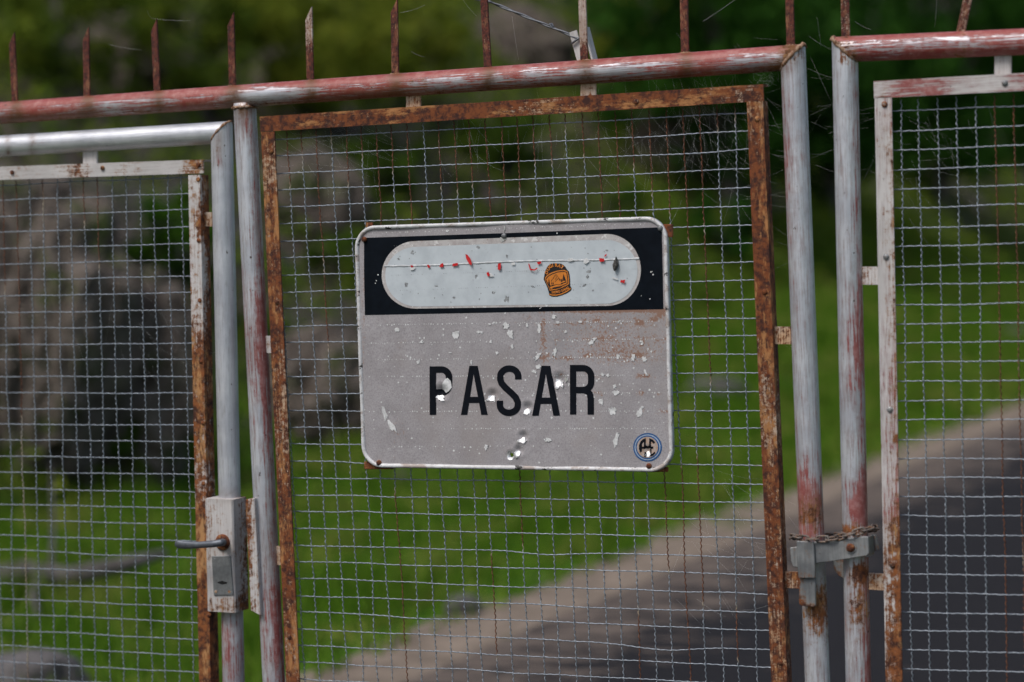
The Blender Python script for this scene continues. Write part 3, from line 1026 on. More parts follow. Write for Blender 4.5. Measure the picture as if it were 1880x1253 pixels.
def cable():
    t = thing('stay_wire', G(1062, 70, .012), 'grey twisted stay wire running up to the left from a gate spike', 'wire')
    a, b = G(1062, 71, .012), G(893, 1, .016)
    e = Vector((hinge_x, .03, to_x(a, b, hinge_x).z))
    e.z = hb.z + .70
    path = [a, b] + [b.lerp(e, k / 8) - Vector((0, 0, .05 * math.sin(math.pi * k / 8))) for k in range(1, 9)]
    for s in (0, 1):
        P = []
        for q in range(len(path) - 1):
            for w in np.linspace(0, 1, 26)[:-1]:
                P.append(np.array(path[q].lerp(path[q + 1], float(w))))
        P = np.array(P + [np.array(path[-1])])
        L = np.r_[0, np.cumsum(np.linalg.norm(np.diff(P, axis=0), axis=1))]
        ph = L / .05 * 2 * np.pi * .5 + s * np.pi
        P[:, 1] += .0014 * np.cos(ph)
        P[:, 2] += .0018 * np.sin(ph)
        V, F = tube(P, .0019, 6)
        add('strand', mesh_np('strand', V, F, True, {'rust': np.full(len(V), -.02)}), M_CABLE, t)
    # whipping and the bent tail end
    for nm, pts, r in (('clip', [G(1009, 45, .0125), G(1013, 51, .0105), G(1017, 52, .0125), G(1013, 44, .017), G(1009, 45, .0125)], .0022),
                       ('tail', [G(1064, 70, .008), G(1058, 74, .006), G(1049, 81, .006)], .0022)):
        V, F = [], []
        limb(V, F, pts, [r] * len(pts), 6)
        add(nm, mesh_np(nm, V, F, True, {'rust': np.full(len(V), .3)}), M_CABLE, t)
M_CABLE = flat_mat('dull_grey_wire', (0.16, 0.17, 0.19), .5, .5, .4, 120)
cable()

# ------------------------------------------------------------------ wicket door in the left part
wick = thing('wicket_door', (-0.9, 0, 0), 'narrow silver pipe door with mesh panel and lever lock at the left', 'gate')
wa, wb = G(0, 269), G(407, 244)
va, vb = G(407, 244), G(429, 1253)
wd_, vd_ = (wb - wa).normalized(), (vb - va).normalized()
wbis = (wd_ + vd_).normalized()
bar('top_rail', to_x(wa, wb, -1.78), wb, circ(PR * .98), M_PIPE, wick, cut1=(wb, wbis), smooth=True, caps=False, red=.06,
    stain=lambda px, py, n: .55 * blob(px, py * 0, 14, 0, 4, 1) + .5 * blob(px, py * 0, 60, 0, 6, 1) + .25 * sstep(.5, .95, -n[:, 2]),  # two narrow bands, and browner towards the underside
    rust=lambda px, py, n: .05 + .3 * blob(px, 0, 14, 1, 4, 9) + .3 * blob(px, 0, 60, 1, 5, 9) + .25 * blob(px, 0, 405, 1, 12, 9))
bar('stile', va, to_z(va, vb, .05), circ(PR * .98), M_PIPE, wick, cut0=(va, wbis), smooth=True, caps=False,
    stain=lambda px, py, n: .7 * blob(px, py, 402, 262, 9, 30) + .4 * blob(px, py, 425, 1125, 30, 20) + .4 * blob(px, py, 420, 908, 30, 10),
    red=lambda px, py, n: .10 + .35 * sstep(1080, 1160, py) + .35 * blob(px, py, 402, 290, 10, 30), rust=lambda px, py, n: .05 + .28 * blob(px, py, 400, 270, 10, 40) + .15 * sstep(880, 915, py) * (1 - sstep(1120, 1180, py)))
we = to_x(wa, wb, -1.78)
bar('stile', we, (we.x + .02, 0, .05), circ(PR * .98), M_PIPE, wick, smooth=True, red=.1, rust=.1)
bar('bottom_rail', (we.x + .02, 0, .10), to_z(va, vb, .10), circ(PR * .98), M_PIPE, wick, smooth=True, red=.2, rust=.2)
weld(wick, wb, wbis, PR * 1.38, PR * .98, .0014, 2.0)
la, lb = G(0, 319), G(380, 306)
pa, pb = G(364, 322), G(384, 1250)
def wf_rust(px, py, n):
    return .22 + .55 * blob(px, py, 148, 315, 26, 12) + .3 * blob(px, py, 90, 312, 24, 10) + .4 * blob(px, py, 365, 308, 24, 22) + .1 * np.sin(px / 17)
def ws_rust(px, py, n):
    v = .38 + .35 * sstep(372, 386, px) * (py < 700) + .30 * sstep(560, 700, py) - .22 * blob(px, py, 366, 870, 20, 60) + .25 * sstep(920, 960, py) - .2 * blob(px, py, 366, 500, 14, 60)
    return v + .3 * blob(px, py, 372, 410, 14, 30)
wf = bar('mesh_frame', to_x(la, lb, -1.74), lb, angle(.0285, .03, outer=-1), M_FRAMEW, wick, rust=wf_rust, red=.12)
bar('frame_side', pa, to_z(pa, pb, .17), angle(.0285, .034, outer=-1), M_FRAMEW, wf, rust=ws_rust, red=.1)
bar('frame_bottom', (-1.74, 0, .17), to_z(pa, pb, .17) + Vector((.014, 0, 0)), angle(.0285, .03, outer=1), M_FRAMEW, wf, rust=.5)
tab(wick, 153, 274, 179, 312, M_FRAMEW, .12)
tab(wick, 374, 390, 391, 416, M_FRAME, .42)
for (x, y) in ((22, 317), (188, 309), (364, 303), (364, 330), (365, 442), (367, 552), (369, 664), (373, 777), (374, 888), (379, 1006), (384, 1130)):
    dome('rivet', G(x, y, -.0165), .005, .003, M_FRAME, wick, .75)
wp = Panel((335, 355.5), (6, 368), (353, 1084), (24, 1071), -13, 24, 40)
LR = {-13: (.9, 520), -12: (.95, 760), -11: (.6, 350), -10: (.6, 400), -9: (.3, 330), -8: (.5, 330), -7: (.9, 400), -6: (.9, 470), -5: (.3, 400)}
def lr(i):
    a, y0 = LR.get(i, (.05, 300))
    lo2 = i == -12
    def f(px, py):
        v = -.15 + a * (1 - sstep(y0 - 60, y0 + 90, py)) + .1
        if lo2:
            v = np.maximum(v, .42)
        return v
    return f
for i in range(-20, 1):
    run_wire(wf, wp, True, i, -1.2, 36, lr(i), [(17, 2.5, .0035 * math.sin(i * 2.3)), (11, 2, .003 * math.sin(i * 3.1))])
for j in range(0, 36):
    run_wire(wf, wp, False, j, -21.5, .8, lambda px, py: np.full(len(px), -.25), {22: [(-12, 3, .004)], 23: [(-2, 2, -.002)], 20: [(-3, 3, -.0015)]}.get(j, ()))
run_wire(wf, wp, False, -.92, -21.5, .8, lambda px, py: np.full(len(px), .1))

# lock case, lever, key plate
lc0, lc1 = G(414.5, 914, -.012), G(419, 1120, -.012)
lock = bar('lock_case', lc0, lc1, rect(.068, .058, .003), M_FRAMEW, wick, red=-1,
           stain=lambda px, py, n: np.clip(.5 * blob(px, py, 409, 1004, 24, 20) + .45 * blob(px, py, 436, 1010, 8, 90) + .35 * blob(px, py, 410, 1112, 40, 10) + .3 * blob(px, py, 412, 918, 40, 8), 0, .8),
           rust=lambda px, py, n: .20 + .30 * blob(px, py, 384, 960, 8, 60) + .34 * sstep(432, 445, px) + .25 * blob(px, py, 430, 1105, 20, 14) + .15 * sstep(1090, 1118, py))
FY = -.0415
dome('rose', G(409, 996, FY), .0172, .007, M_FRAME, lock, .80, n=20)
def lever():
    path = [(409, 996, FY), (409, 996, FY - .028), (405, 997, FY - .042), (392, 999, FY - .047), (365, 1001, FY - .047), (340, 1001, FY - .046), (326, 999, FY - .045), (322, 998, FY - .045)]
    rv = [.0075, .0075, .0078, .0072, .0070, .0082, .0088, .0055]
    rd = [.0075, .0075, .0075, .0062, .0052, .0044, .0040, .0025]
    P = [G(x, y, Y) for x, y, Y in path]
    o = P[0]
    V, F = [], []
    k = 12
    for q in range(0, 50):
        f = q / 49 * (len(P) - 1)
        i0 = min(int(f), len(P) - 2)
        w = f - i0
        c = P[i0].lerp(P[i0 + 1], w)
        d = (P[i0 + 1] - P[i0]).normalized()
        if 0 < i0 < len(P) - 1:
            d = ((P[i0] - P[i0 - 1]).normalized() * (1 - w) + (P[i0 + 1] - P[i0]).normalized() * w + d).normalized()
        up = Vector((0, 0, 1))
        y = d.cross(up).normalized()
        up = y.cross(d).normalized()
        a_, b_ = rv[i0] * (1 - w) + rv[i0 + 1] * w, rd[i0] * (1 - w) + rd[i0 + 1] * w
        for j in range(k):
            t = 2 * math.pi * j / k
            V.append(tuple(c + up * a_ * math.cos(t) + y * b_ * math.sin(t) - o))
    for q in range(49):
        for j in range(k):
            F.append([q * k + j, q * k + (j + 1) % k, (q + 1) * k + (j + 1) % k, (q + 1) * k + j])
    F.append([49 * k + j for j in range(k)])
    me = mesh_np('lever', V, F, True)
    add('lever', me, flat_mat('dull_lever_alloy', (0.15, 0.165, 0.19), .5, .55, .3, 90), lock, Matrix.Translation(o))
lever()
M_KEYP = flat_mat('worn_zinc_key_plate', (0.24, 0.25, 0.255), .5, .4, .25, 130)
M_BLACK = flat_mat('black_gap', (0.006, 0.006, 0.006), .9)
plate('key_plate', [(388, 1021), (423, 1021), (428, 1093), (392, 1094)], FY - .0025, FY + .001, M_KEYP, lock)
plate('keyhole', [(399, 1069), (405, 1067.5), (408, 1066.5), (411, 1068), (417, 1069.5), (417, 1071.5), (411, 1073), (408, 1074), (404.5, 1072.5), (399, 1071)], FY - .0032, FY - .002, M_BLACK, lock)
dome('screw', G(396.5, 1087, FY - .0025), .0032, .001, M_FRAME, lock, .45)
dome('screw', G(421, 1087, FY - .0025), .0032, .001, M_FRAME, lock, .45)
dome('screw', G(394, 1027, FY - .0025), .0022, .0006, M_GALV, lock, .0)

# ------------------------------------------------------------------ right gate leaf
rleaf = thing('gate_leaf', (1.0, 0, 0), 'right gate leaf with red top rail and white framed mesh panel', 'gate')
qa, qb = G(1551, 91), G(1880, 77)
ta, tb = G(1551, 91), G(1576, 1253)
qd, td = (qb - qa).normalized(), (tb - ta).normalized()
qbis = (qd * -1 + td).normalized()
q_end = to_x(qa, qb, 2.6)
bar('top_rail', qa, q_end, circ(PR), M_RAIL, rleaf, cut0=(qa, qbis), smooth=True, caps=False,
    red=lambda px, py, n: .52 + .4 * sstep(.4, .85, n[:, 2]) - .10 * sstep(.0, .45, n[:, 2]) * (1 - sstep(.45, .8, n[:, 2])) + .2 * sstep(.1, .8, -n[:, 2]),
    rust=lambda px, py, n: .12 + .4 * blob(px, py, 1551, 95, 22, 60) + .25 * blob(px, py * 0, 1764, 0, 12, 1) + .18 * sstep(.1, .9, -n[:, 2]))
bar('stile', ta, to_z(ta, tb, .03), circ(PR), M_PIPE, rleaf, cut0=(ta, qbis), smooth=True, caps=False,
    red=lambda px, py, n: .20 + .22 * sstep(.35, .85, n[:, 0]) + .26 * blob(px, py, 1570, 640, 30, 110) + .5 * blob(px, py, 1580, 920, 26, 60) + .15 * sstep(980, 1050, py),
    rust=lambda px, py, n: .05 + .4 * blob(px, py, 1555, 105, 26, 24) + .6 * blob(px, py, 1560, 975, 40, 18) + .62 * blob(px, py, 1580, 1050, 24, 24) + .42 * blob(px, py, 1578, 1120, 24, 40) + .12 * sstep(1000, 1100, py))
bar('stile', (q_end.x, 0, q_end.z), (q_end.x, 0, .03), circ(PR), M_PIPE, rleaf, smooth=True, red=.2, rust=.1)
bar('bottom_rail', to_z(ta, tb, .075), (q_end.x, 0, .075), circ(PR), M_PIPE, rleaf, smooth=True, red=.3, rust=.3)
weld(rleaf, qa, qbis, PR * 1.40, PR, .0022, 2.0)
spike(rleaf, (1553, 74), (1550, -66), .0158, M_SPIKE, .60)
spike(rleaf, (1763, 64), (1790, -66), .0158, M_SPIKE, .55)
for k in range(5):
    bz = to_x(qa, qb, G(1763, 60).x + .22 * (k + 1))
    bar('spike', bz, bz + Vector((0, 0, .155)), rect(.0158, .005, .0008), M_SPIKE, rleaf, rust=.6, cut1=(bz + Vector((0, 0, .15)), (-.86, 0, .5)))
oa, ob = G(1608, 166), G(1880, 151.5)
na, nb = G(1625, 180), G(1645, 1253)
def rf_red(px, py, n):
    return .34 + .16 * np.sin(px / 37.0) + .10 * np.sin(py / 95.0)
rf = bar('mesh_frame', oa, to_x(oa, ob, 2.4), angle(.0315, .03, outer=-1), M_FRAMEW, rleaf, red=rf_red, rust=lambda px, py, n: .16 + .3 * blob(px, py, 1625, 165, 22, 20))
bar('frame_side', na, to_z(na, nb, ZB), angle(.0315, .03, outer=1), M_FRAMEW, rf,
    red=lambda px, py, n: rf_red(px, py, n) - .05 + .30 * blob(px, py, 1640, 950, 26, 70), rust=lambda px, py, n: .14 + .24 * sstep(880, 1000, py) + .26 * (n[:, 0] > .6) + .12 * sstep(1080, 1200, py))
bar('frame_side', (2.4, 0, to_x(oa, ob, 2.4).z - .016), (2.4, 0, ZB), angle(.0315, .03, outer=-1), M_FRAMEW, rf, red=.3, rust=.3)
bar('frame_bottom', to_z(na, nb, ZB) - Vector((.016, 0, 0)), (2.416, 0, ZB), angle(.0315, .03, outer=1), M_FRAMEW, rf, red=.3, rust=.4)
tab(rleaf, 1826, 92, 1857, 146, M_FRAMEW, .20, .2)
tab(rleaf, 1580, 490, 1617, 523, M_FRAMEW, .36)
tab(rleaf, 1588, 1053, 1628, 1083, M_FRAME, .42)
for (x, y, r_) in ((1624, 192, .5), (1845, 153, .3), (1627, 472, .2), (1634, 752, .2), (1638, 1037, .5)):
    dome('bolt', G(x, y, -.0148), .0058, .004, M_GALV, rleaf, r_)
rp = Panel((1652.5, 205), (1861.5, 195), (1672.5, 1193), (1882, 1198.5), 6, 28, 80)
RR = {5: (1.0, 1400), 6: (.95, 1300), 4: (.4, 240), 0: (.3, 190)}
def rr_(i):
    a, y0 = RR.get(i, (.15, 190))
    return lambda px, py: -.2 + (a + .05) * (1 - sstep(y0 - 60, y0 + 120, py)) + (.25 * np.sin(py / 60) if i in (5, 6) else 0)
nrv = 24
for i in range(0, nrv):
    run_wire(rf, rp, True, i, -.6, 43.5, rr_(i))
for j in range(0, 44):
    run_wire(rf, rp, False, j, -.9, nrv + .3, lambda px, py: np.full(len(px), -.28))

# ------------------------------------------------------------------ latch plates and chain between the leaves
lat = thing('gate_latch', G(1497, 1114, -.03), 'galvanised hasp of overlapping plates clamping the two gate leaves together', 'latch')
plate('hook_plate', [(1462, 994), (1494, 995), (1496.5, 1050), (1496, 1062), (1466, 1062), (1463.5, 1035)], -.046, -.041, M_GALV, lat, lambda px, py, n: .18 + .2 * sstep(1040, 1060, py))
plate('foot_plate', [(1467, 1061), (1497, 1060), (1497, 1112), (1494, 1115), (1470, 1113), (1467, 1108)], -.040, -.034, M_GALV, lat, lambda px, py, n: .16 + .35 * (1 - sstep(1466, 1476, px)) + .3 * sstep(1098, 1112, py))
hp = plate('hasp_bar', [(1490, 996), (1545, 990), (1590, 985), (1594, 987), (1595, 1016), (1591, 1021), (1540, 1029), (1490, 1036)], -.040, -.033, M_GALV, lat, lambda px, py, n: .17 + .1 * blob(px, py, 1562, 1006, 20, 20))
dome('bolt', G(1562, 1006, -.0402), .0085, .007, M_FRAME, lat, .66, n=8)
plate('washer', [(1562 + 12 * math.cos(a), 1006 + 12 * math.sin(a)) for a in np.linspace(0, 2 * math.pi, 14)[:-1]], -.0412, -.0398, M_GALV, lat, .3)
bar('side_plate', G(1596.5, 985, -.014), G(1598, 1020, -.014), rect(.004, .046), M_GALV, lat, rust=.3)
plate('return_plate', [(1596, 984), (1609, 982), (1614, 1010), (1598, 1015)], .010, .015, M_GALV, lat, .35)
plate('back_plate', [(1450, 1006), (1466, 1004), (1467, 1042), (1456, 1041), (1452, 1030)], -.026, -.020, M_GALV, lat, .25)
plate('lower_tongue', [(1529, 1028), (1552, 1026), (1552, 1064), (1540, 1058), (1531, 1046)], .026, .031, M_GALV, lat, .42)

M_CHAIN = painted('old_chain_steel', base=(0.22, 0.20, 0.185), base2=(0.12, 0.10, 0.09), metal=.4, rough=.55, pits=0)
def chain():
    t = thing('chain', G(1530, 985, -.03), 'rusty steel chain looped round both gate pipes above the hasp', 'chain')
    ctl = [G(*c) for c in ((1454, 986, .004), (1461, 985, -.024), (1478, 989, -.040), (1505, 990, -.042), (1530, 989, -.040), (1553, 983, -.042), (1578, 976, -.040),
                           (1598, 970, -.028), (1607, 970, -.004), (1603, 972, .026), (1560, 980, .036), (1505, 986, .036), (1462, 987, .028))]
    P = []
    n = len(ctl)
    for k in range(n):
        p0, p1, p2, p3 = (ctl[(k + q - 1) % n] for q in range(4))
        for w in np.linspace(0, 1, 30)[:-1]:
            P.append(.5 * ((2 * p1) + (p2 - p0) * w + (2 * p0 - 5 * p1 + 4 * p2 - p3) * w * w + (3 * p1 - p0 - 3 * p2 + p3) * w ** 3))
    P.append(P[0])
    L = [0]
    for k in range(1, len(P)):
        L.append(L[-1] + (P[k] - P[k - 1]).length)
    nl = int(round(L[-1] / .0182)) // 2 * 2
    # one link: stadium ring
    V, F = [], []
    a, rad, wr, m, k = .0062, .0054, .00205, 28, 7
    for q in range(m):
        th = 2 * math.pi * q / m
        c = Vector((math.cos(th) * rad + (a if math.cos(th) > 0 else -a), math.sin(th) * rad, 0))
        d = Vector((math.cos(th), math.sin(th), 0))
        for j in range(k):
            f = 2 * math.pi * j / k
            V.append(tuple(c + d * wr * math.cos(f) + Vector((0, 0, wr * math.sin(f)))))
    for q in range(m):
        for j in range(k):
            F.append([q * k + j, q * k + (j + 1) % k, ((q + 1) % m) * k + (j + 1) % k, ((q + 1) % m) * k + j])
    me = mesh_np('link', V, F, True, {'rust': np.full(len(V), .34), 'red': np.full(len(V), -1.0)})
    me.materials.append(M_CHAIN)
    for q in range(nl):
        s = (q + .3) / nl * L[-1]
        i0 = max(i for i in range(len(L)) if L[i] <= s)
        i0 = min(i0, len(P) - 2)
        c = P[i0].lerp(P[i0 + 1], (s - L[i0]) / max(1e-6, L[i0 + 1] - L[i0]))
        x = (P[i0 + 1] - P[i0]).normalized()
        z = Vector((0, -1, .3)) if abs(x.y) < .7 else Vector((1, 0, .3))
        z = (z - x * z.dot(x)).normalized()
        y = z.cross(x)
        Mw = Matrix(((x.x, y.x, z.x, c.x), (x.y, y.y, z.y, c.y), (x.z, y.z, z.z, c.z), (0, 0, 0, 1))) @ Matrix.Rotation((.35 if q % 2 else -1.05) + random.uniform(-.2, .2), 4, 'X')
        put(bpy.data.objects.new('link', me), t, Mw)
chain()
# ------------------------------------------------------------------ the sign
YF = -.024                         # plane of the printed face
cTL, cTR, cBL, cBR = G(653, 417.5, YF), G(1225, 395.7, YF), G(664, 856.4, YF), G(1235.5, 868.3, YF)
s_o = (cTL + cTR + cBL + cBR) / 4
s_x = ((cTR - cTL) + (cBR - cBL)).normalized()
s_z = Vector((-s_x.z, 0, s_x.x))
SWID = ((cTR - cTL).dot(s_x) + (cBR - cBL).dot(s_x)) / 2
SHEI = ((cTL - cBL).dot(s_z) + (cTR - cBR).dot(s_z)) / 2
MS = Matrix(((s_x.x, 0, s_z.x, s_o.x), (s_x.y, 1, s_z.y, s_o.y), (s_x.z, 0, s_z.z, s_o.z), (0, 0, 0, 1)))
MSI = MS.inverted()
def S(px, py):
    q = MSI @ G(px, py, YF)
    return (q.x, q.z)
def S5(cx, cy):                    # measured on an enlarged view of the sign
    return S(640 + .39895 * cx, 380 + .39895 * cy)
MM = (Vector(S(1000, 640)) - Vector(S(900, 640))).length / 100      # one photo pixel on the sign

# dents from shots: centre, radius, depth
DENTS = [(*S5(430, 852), .0125, .0085), (*S5(662, 866), .0100, .0062), (*S5(824, 924), .0100, .0066), (*S5(967, 794), .0120, .0066), (*S5(805, 1056), .0090, .0062),
         (*S5(783, 1120), .0090, .0055), (*S5(748, 1143), .0085, .0050), (*S5(1378, 1122), .0085, .0050), (*S5(493, 587), .0070, .0012), (*S5(1217, 940), .0080, .0014),
         (*S5(1163, 895), .0060, .001), (*S5(728, 424), .0060, .0012), (*S5(180, 965), .02, .0016), (*S5(1240, 275), .005, .001), (*S5(300, 212), .005, .0012), (*S5(266, 358), .004, .001),
         (*S5(596, 186), .004, .001), (*S5(590, 320), .004, .001), (*S5(668, 395), .004, .001), (*S5(1085, 365), .004, .0008), (*S5(405, 365), .003, .0008)]
DENTS_A = np.array(DENTS)
def dent(x, z):
    x, z = np.asarray(x, float), np.asarray(z, float)
    y = np.zeros_like(x)
    for cx, cz, r, d in DENTS_A:
        q = ((x - cx) ** 2 + (z - cz) ** 2) / (r * r)
        d = d * .78
        y += d * np.exp(-q * 1.6) - .16 * d * np.exp(-(np.sqrt(q) - 1.5) ** 2 * 5)
    # the sheet is not dead flat
    y += .0012 * np.sin(x * 9 + 1) * np.cos(z * 11) + .0005 * np.sin(x * 31 + z * 17)
    return y

sign = thing('sign', (s_o.x, YF, s_o.z - SHEI / 2), 'weathered grey metal sign reading PASAR with black band, shot through and peeling', 'sign')

def sign_mat():
    b = NB('faded_grey_sign_face')
    o = b.coord()
    grain = b.noise(330, 4, .7)
    weave = b.noise(1.0, 2, .5, b.mapping((900, 1, 160)))
    blot = b.noise(15, 6, .65)
    big = b.noise(5, 4, .6)
    c = b.mix(b.ramp(blot, .35, .68), (0.41, 0.39, 0.405), (0.325, 0.305, 0.315))
    c = b.mix(b.ramp(grain, .40, .7, 0, .75), c, (0.22, 0.205, 0.215))
    c = b.mix(b.ramp(weave, .5, .7, 0, .3), c, (0.52, 0.50, 0.51))
    c = b.mix(b.ramp(big, .5, .66, 0, .35), c, (0.31, 0.27, 0.25))
    rr = b.math('ADD', b.math('ADD', b.math('MULTIPLY', b.math('SUBTRACT', b.noise(190, 6, .75), .5), 1.8), .5), b.math('SUBTRACT', b.attr('rust'), .5))
    c = b.mix(b.ramp(rr, .40, .52, 0, .45), c, (0.36, 0.25, 0.20))
    c = b.mix(b.ramp(rr, .52, .60, 0, .7), c, (0.24, 0.11, 0.06))
    ch = b.math('ADD', b.noise(230, 4, .6, b.mapping((1, 1, 1), (4, 2, 7))), b.math('SUBTRACT', b.attr('chip'), .5))
    c = b.mix(b.ramp(ch, .46, .52), c, (0.66, 0.65, 0.64))
    dk = b.math('ADD', b.noise(60, 6, .7), b.math('SUBTRACT', b.attr('smudge'), .5))
    c = b.mix(b.ramp(dk, .40, .62, 0, .55), c, (0.17, 0.155, 0.155))
    b.bump(b.math('ADD', grain, b.math('MULTIPLY', blot, .5)), .12, .001)
    return b.out(c, .55, 0, .4)

def face_mesh():
    W, H, rc = SWID - .006, SHEI - .006, .043
    nx = 230
    zs = np.unique(np.r_[np.linspace(-H / 2, -H / 2 + rc, 26), np.linspace(-H / 2 + rc, H / 2 - rc, 150), np.linspace(H / 2 - rc, H / 2, 26)])
    a = np.linspace(-1, 1, nx)
    hw = np.full(len(zs), W / 2)
    e = np.abs(zs) - (H / 2 - rc)
    m = e > 0
    hw[m] = W / 2 - rc + np.sqrt(np.maximum(0, rc * rc - e[m] ** 2))
    X = a[None, :] * hw[:, None]
    Z = np.repeat(zs[:, None], nx, 1)
    Y = dent(X, Z)
    V = np.stack([X, Y, Z], 2).reshape(-1, 3)
    ny = len(zs)
    i, j = np.meshgrid(np.arange(nx - 1), np.arange(ny - 1))
    q = (j * nx + i).ravel()
    F = np.stack([q, q + 1, q + nx + 1, q + nx], 1)
    hx, hz = S5(748, 1143)
    cx, cz = V[F, 0].mean(1), V[F, 2].mean(1)
    F = F[(cx - hx) ** 2 + (cz - hz) ** 2 > .0046 ** 2]
    w3 = V @ np.array(MS.to_3x3()).T + np.array(s_o)
    px, py = to_px(w3)
    u, v = (px - 640) / .39895, (py - 380) / .39895
    rust = np.zeros(len(V))
    chip = np.full(len(V), -.2)
    rows = [(545, 526), (630, 607), (705, 690), (782, 775), (862, 856), (942, 940), (1022, 1020), (1105, 1098)]
    for r, (yl, yr) in enumerate(rows):
        yy = yl + (yr - yl) * u / 1480
        dst = np.abs(v - yy)
        wgt = sstep(700, 1250, u) * [1.0, .5, .95, .8, .5, .45, .12, .1][r]
        pat = np.array([mnoise.noise(Vector((q * .022, r * 5.3, v_ * .03))) for q, v_ in zip(u, v)])
        wgt = wgt * sstep(-.15, .5, pat)
        rust += .70 * np.exp(-(dst / 14) ** 2) * wgt
        chip += .30 * np.exp(-(dst / 7) ** 2) * wgt
    rust += .5 * np.exp(-((v - 494 + .012 * u) / 9) ** 2) * sstep(700, 1200, u)
    rust += .30 * blob(u, v, 895, 580, 14, 110) + .16 * blob(u, v, 905, 690, 30, 60) + .30 * blob(u, v, 1440, 495, 60, 22) + .30 * blob(u, v, 1250, 680, 220, 60) + .22 * blob(u, v, 815, 515, 30, 16) + .24 * blob(u, v, 1200, 560, 300, 90) + .20
    rust += .22 * np.exp(-((u - 68) / 10) ** 2) * blob(v, 0, 500, 1, 500, 9)
    rust += .16 * blob(u, v, 230, 1030, 40, 60)
    sm = .28 * blob(u, v, 1330, 830, 120, 110) + .22 * blob(u, v, 1250, 1020, 150, 80) + .18 * blob(u, v, 350, 1030, 8, 90) + .14 * blob(u, v, 250, 1000, 120, 90) + .16 * blob(u, v, 912, 1090, 8, 110) + .1 * blob(u, v, 300, 600, 200, 200)
    return mesh_np('face', V, F, True, {'rust': rust, 'chip': chip, 'smudge': sm})
face = add('face', face_mesh(), sign_mat(), sign, MS)
sol = face.modifiers.new('thickness', 'SOLIDIFY')
sol.thickness = .0015
sol.offset = -1

def rim_mat():
    b = NB('scuffed_white_rim')
    n = b.noise(70, 6, .65)
    c = b.mix(b.ramp(n, .35, .7), (0.72, 0.73, 0.74), (0.54, 0.53, 0.53))
    s = b.noise(32, 5, .7, b.mapping((.55, 1, 1), (2, 3, 1)))
    c = b.mix(b.ramp(s, .52, .62, 0, .8), c, (0.33, 0.26, 0.22))
    s2 = b.noise(40, 5, .7, b.mapping((.6, 1, 1), (7, 1, 4)))
    c = b.mix(b.ramp(s2, .60, .62), c, (0.02, 0.018, 0.018))
    b.bump(n, .2, .001)
    return b.out(c, .5)

def rim_mesh():
    W, H, rc = SWID, SHEI, .045
    path = []
    for cx, cz, a0 in ((W / 2 - rc, H / 2 - rc, 0), (-W / 2 + rc, H / 2 - rc, 90), (-W / 2 + rc, -H / 2 + rc, 180), (W / 2 - rc, -H / 2 + rc, 270)):
        for k in range(15):
            t = R(a0 + 90 * k / 14)
            path.append((cx + rc * math.cos(t), cz + rc * math.sin(t), math.cos(t), math.sin(t)))
    # subdivide straights
    P = []
    for k in range(len(path)):
        a, c = path[k], path[(k + 1) % len(path)]
        L = math.hypot(c[0] - a[0], c[1] - a[1])
        m = max(1, int(L / .02))
        for q in range(m):
            w = q / m
            P.append(tuple(a[i] * (1 - w) + c[i] * w for i in range(4)))
    prof = [(-.0082, .0010), (-.0074, -.0010), (-.0056, -.0028), (-.0030, -.0036), (-.0008, -.0030), (.0004, -.0010), (.0004, .0080), (-.0012, .0080), (-.0016, .0012)]
    V, F = [], []
    k = len(prof)
    for (x, z, nx_, nz_) in P:
        for (o, y) in prof:
            V.append((x + nx_ * o, y + .0006 * math.sin(x * 40 + z * 31), z + nz_ * o))
    n = len(P)
    for i in range(n):
        for j in range(k):
            F.append([i * k + j, ((i + 1) % n) * k + j, ((i + 1) % n) * k + (j + 1) % k, i * k + (j + 1) % k])
    return mesh_np('rim', V, F, True)
add('rim', rim_mesh(), rim_mat(), sign, MS)

def layer(name, pts, yoff, mat, parent=sign, px=True, conform=True, L=.006, lift=None):
    """thin printed or peeled film lying on the sheet (follows its dents)"""
    P = [S(*p) for p in pts] if px else pts
    ar = sum(P[i][0] * P[(i + 1) % len(P)][1] - P[(i + 1) % len(P)][0] * P[i][1] for i in range(len(P)))
    if ar < 0:
        P = P[::-1]
    bm = bmesh.new()
    f = bm.faces.new([bm.verts.new((x, 0, z)) for x, z in P])
    bmesh.ops.triangulate(bm, faces=[f])
    for _ in range(8):
        e = [e for e in bm.edges if e.calc_length() > L]
        if not e:
            break
        bmesh.ops.subdivide_edges(bm, edges=e, cuts=1)
        bmesh.ops.triangulate(bm, faces=[f for f in bm.faces if len(f.verts) > 3])
    bm.verts.ensure_lookup_table()
    co = np.array([v.co for v in bm.verts])
    y = dent(co[:, 0], co[:, 2]) - yoff if conform else np.full(len(co), -yoff)
    if lift is not None:
        y = y - lift(co[:, 0], co[:, 2])
    for v, yy in zip(bm.verts, y):
        v.co.y = yy
    for f in bm.faces:
        f.smooth = True
    me = bpy.data.meshes.new(name)
    bm.to_mesh(me)
    bm.free()
    return add(name, me, mat, parent, MS)

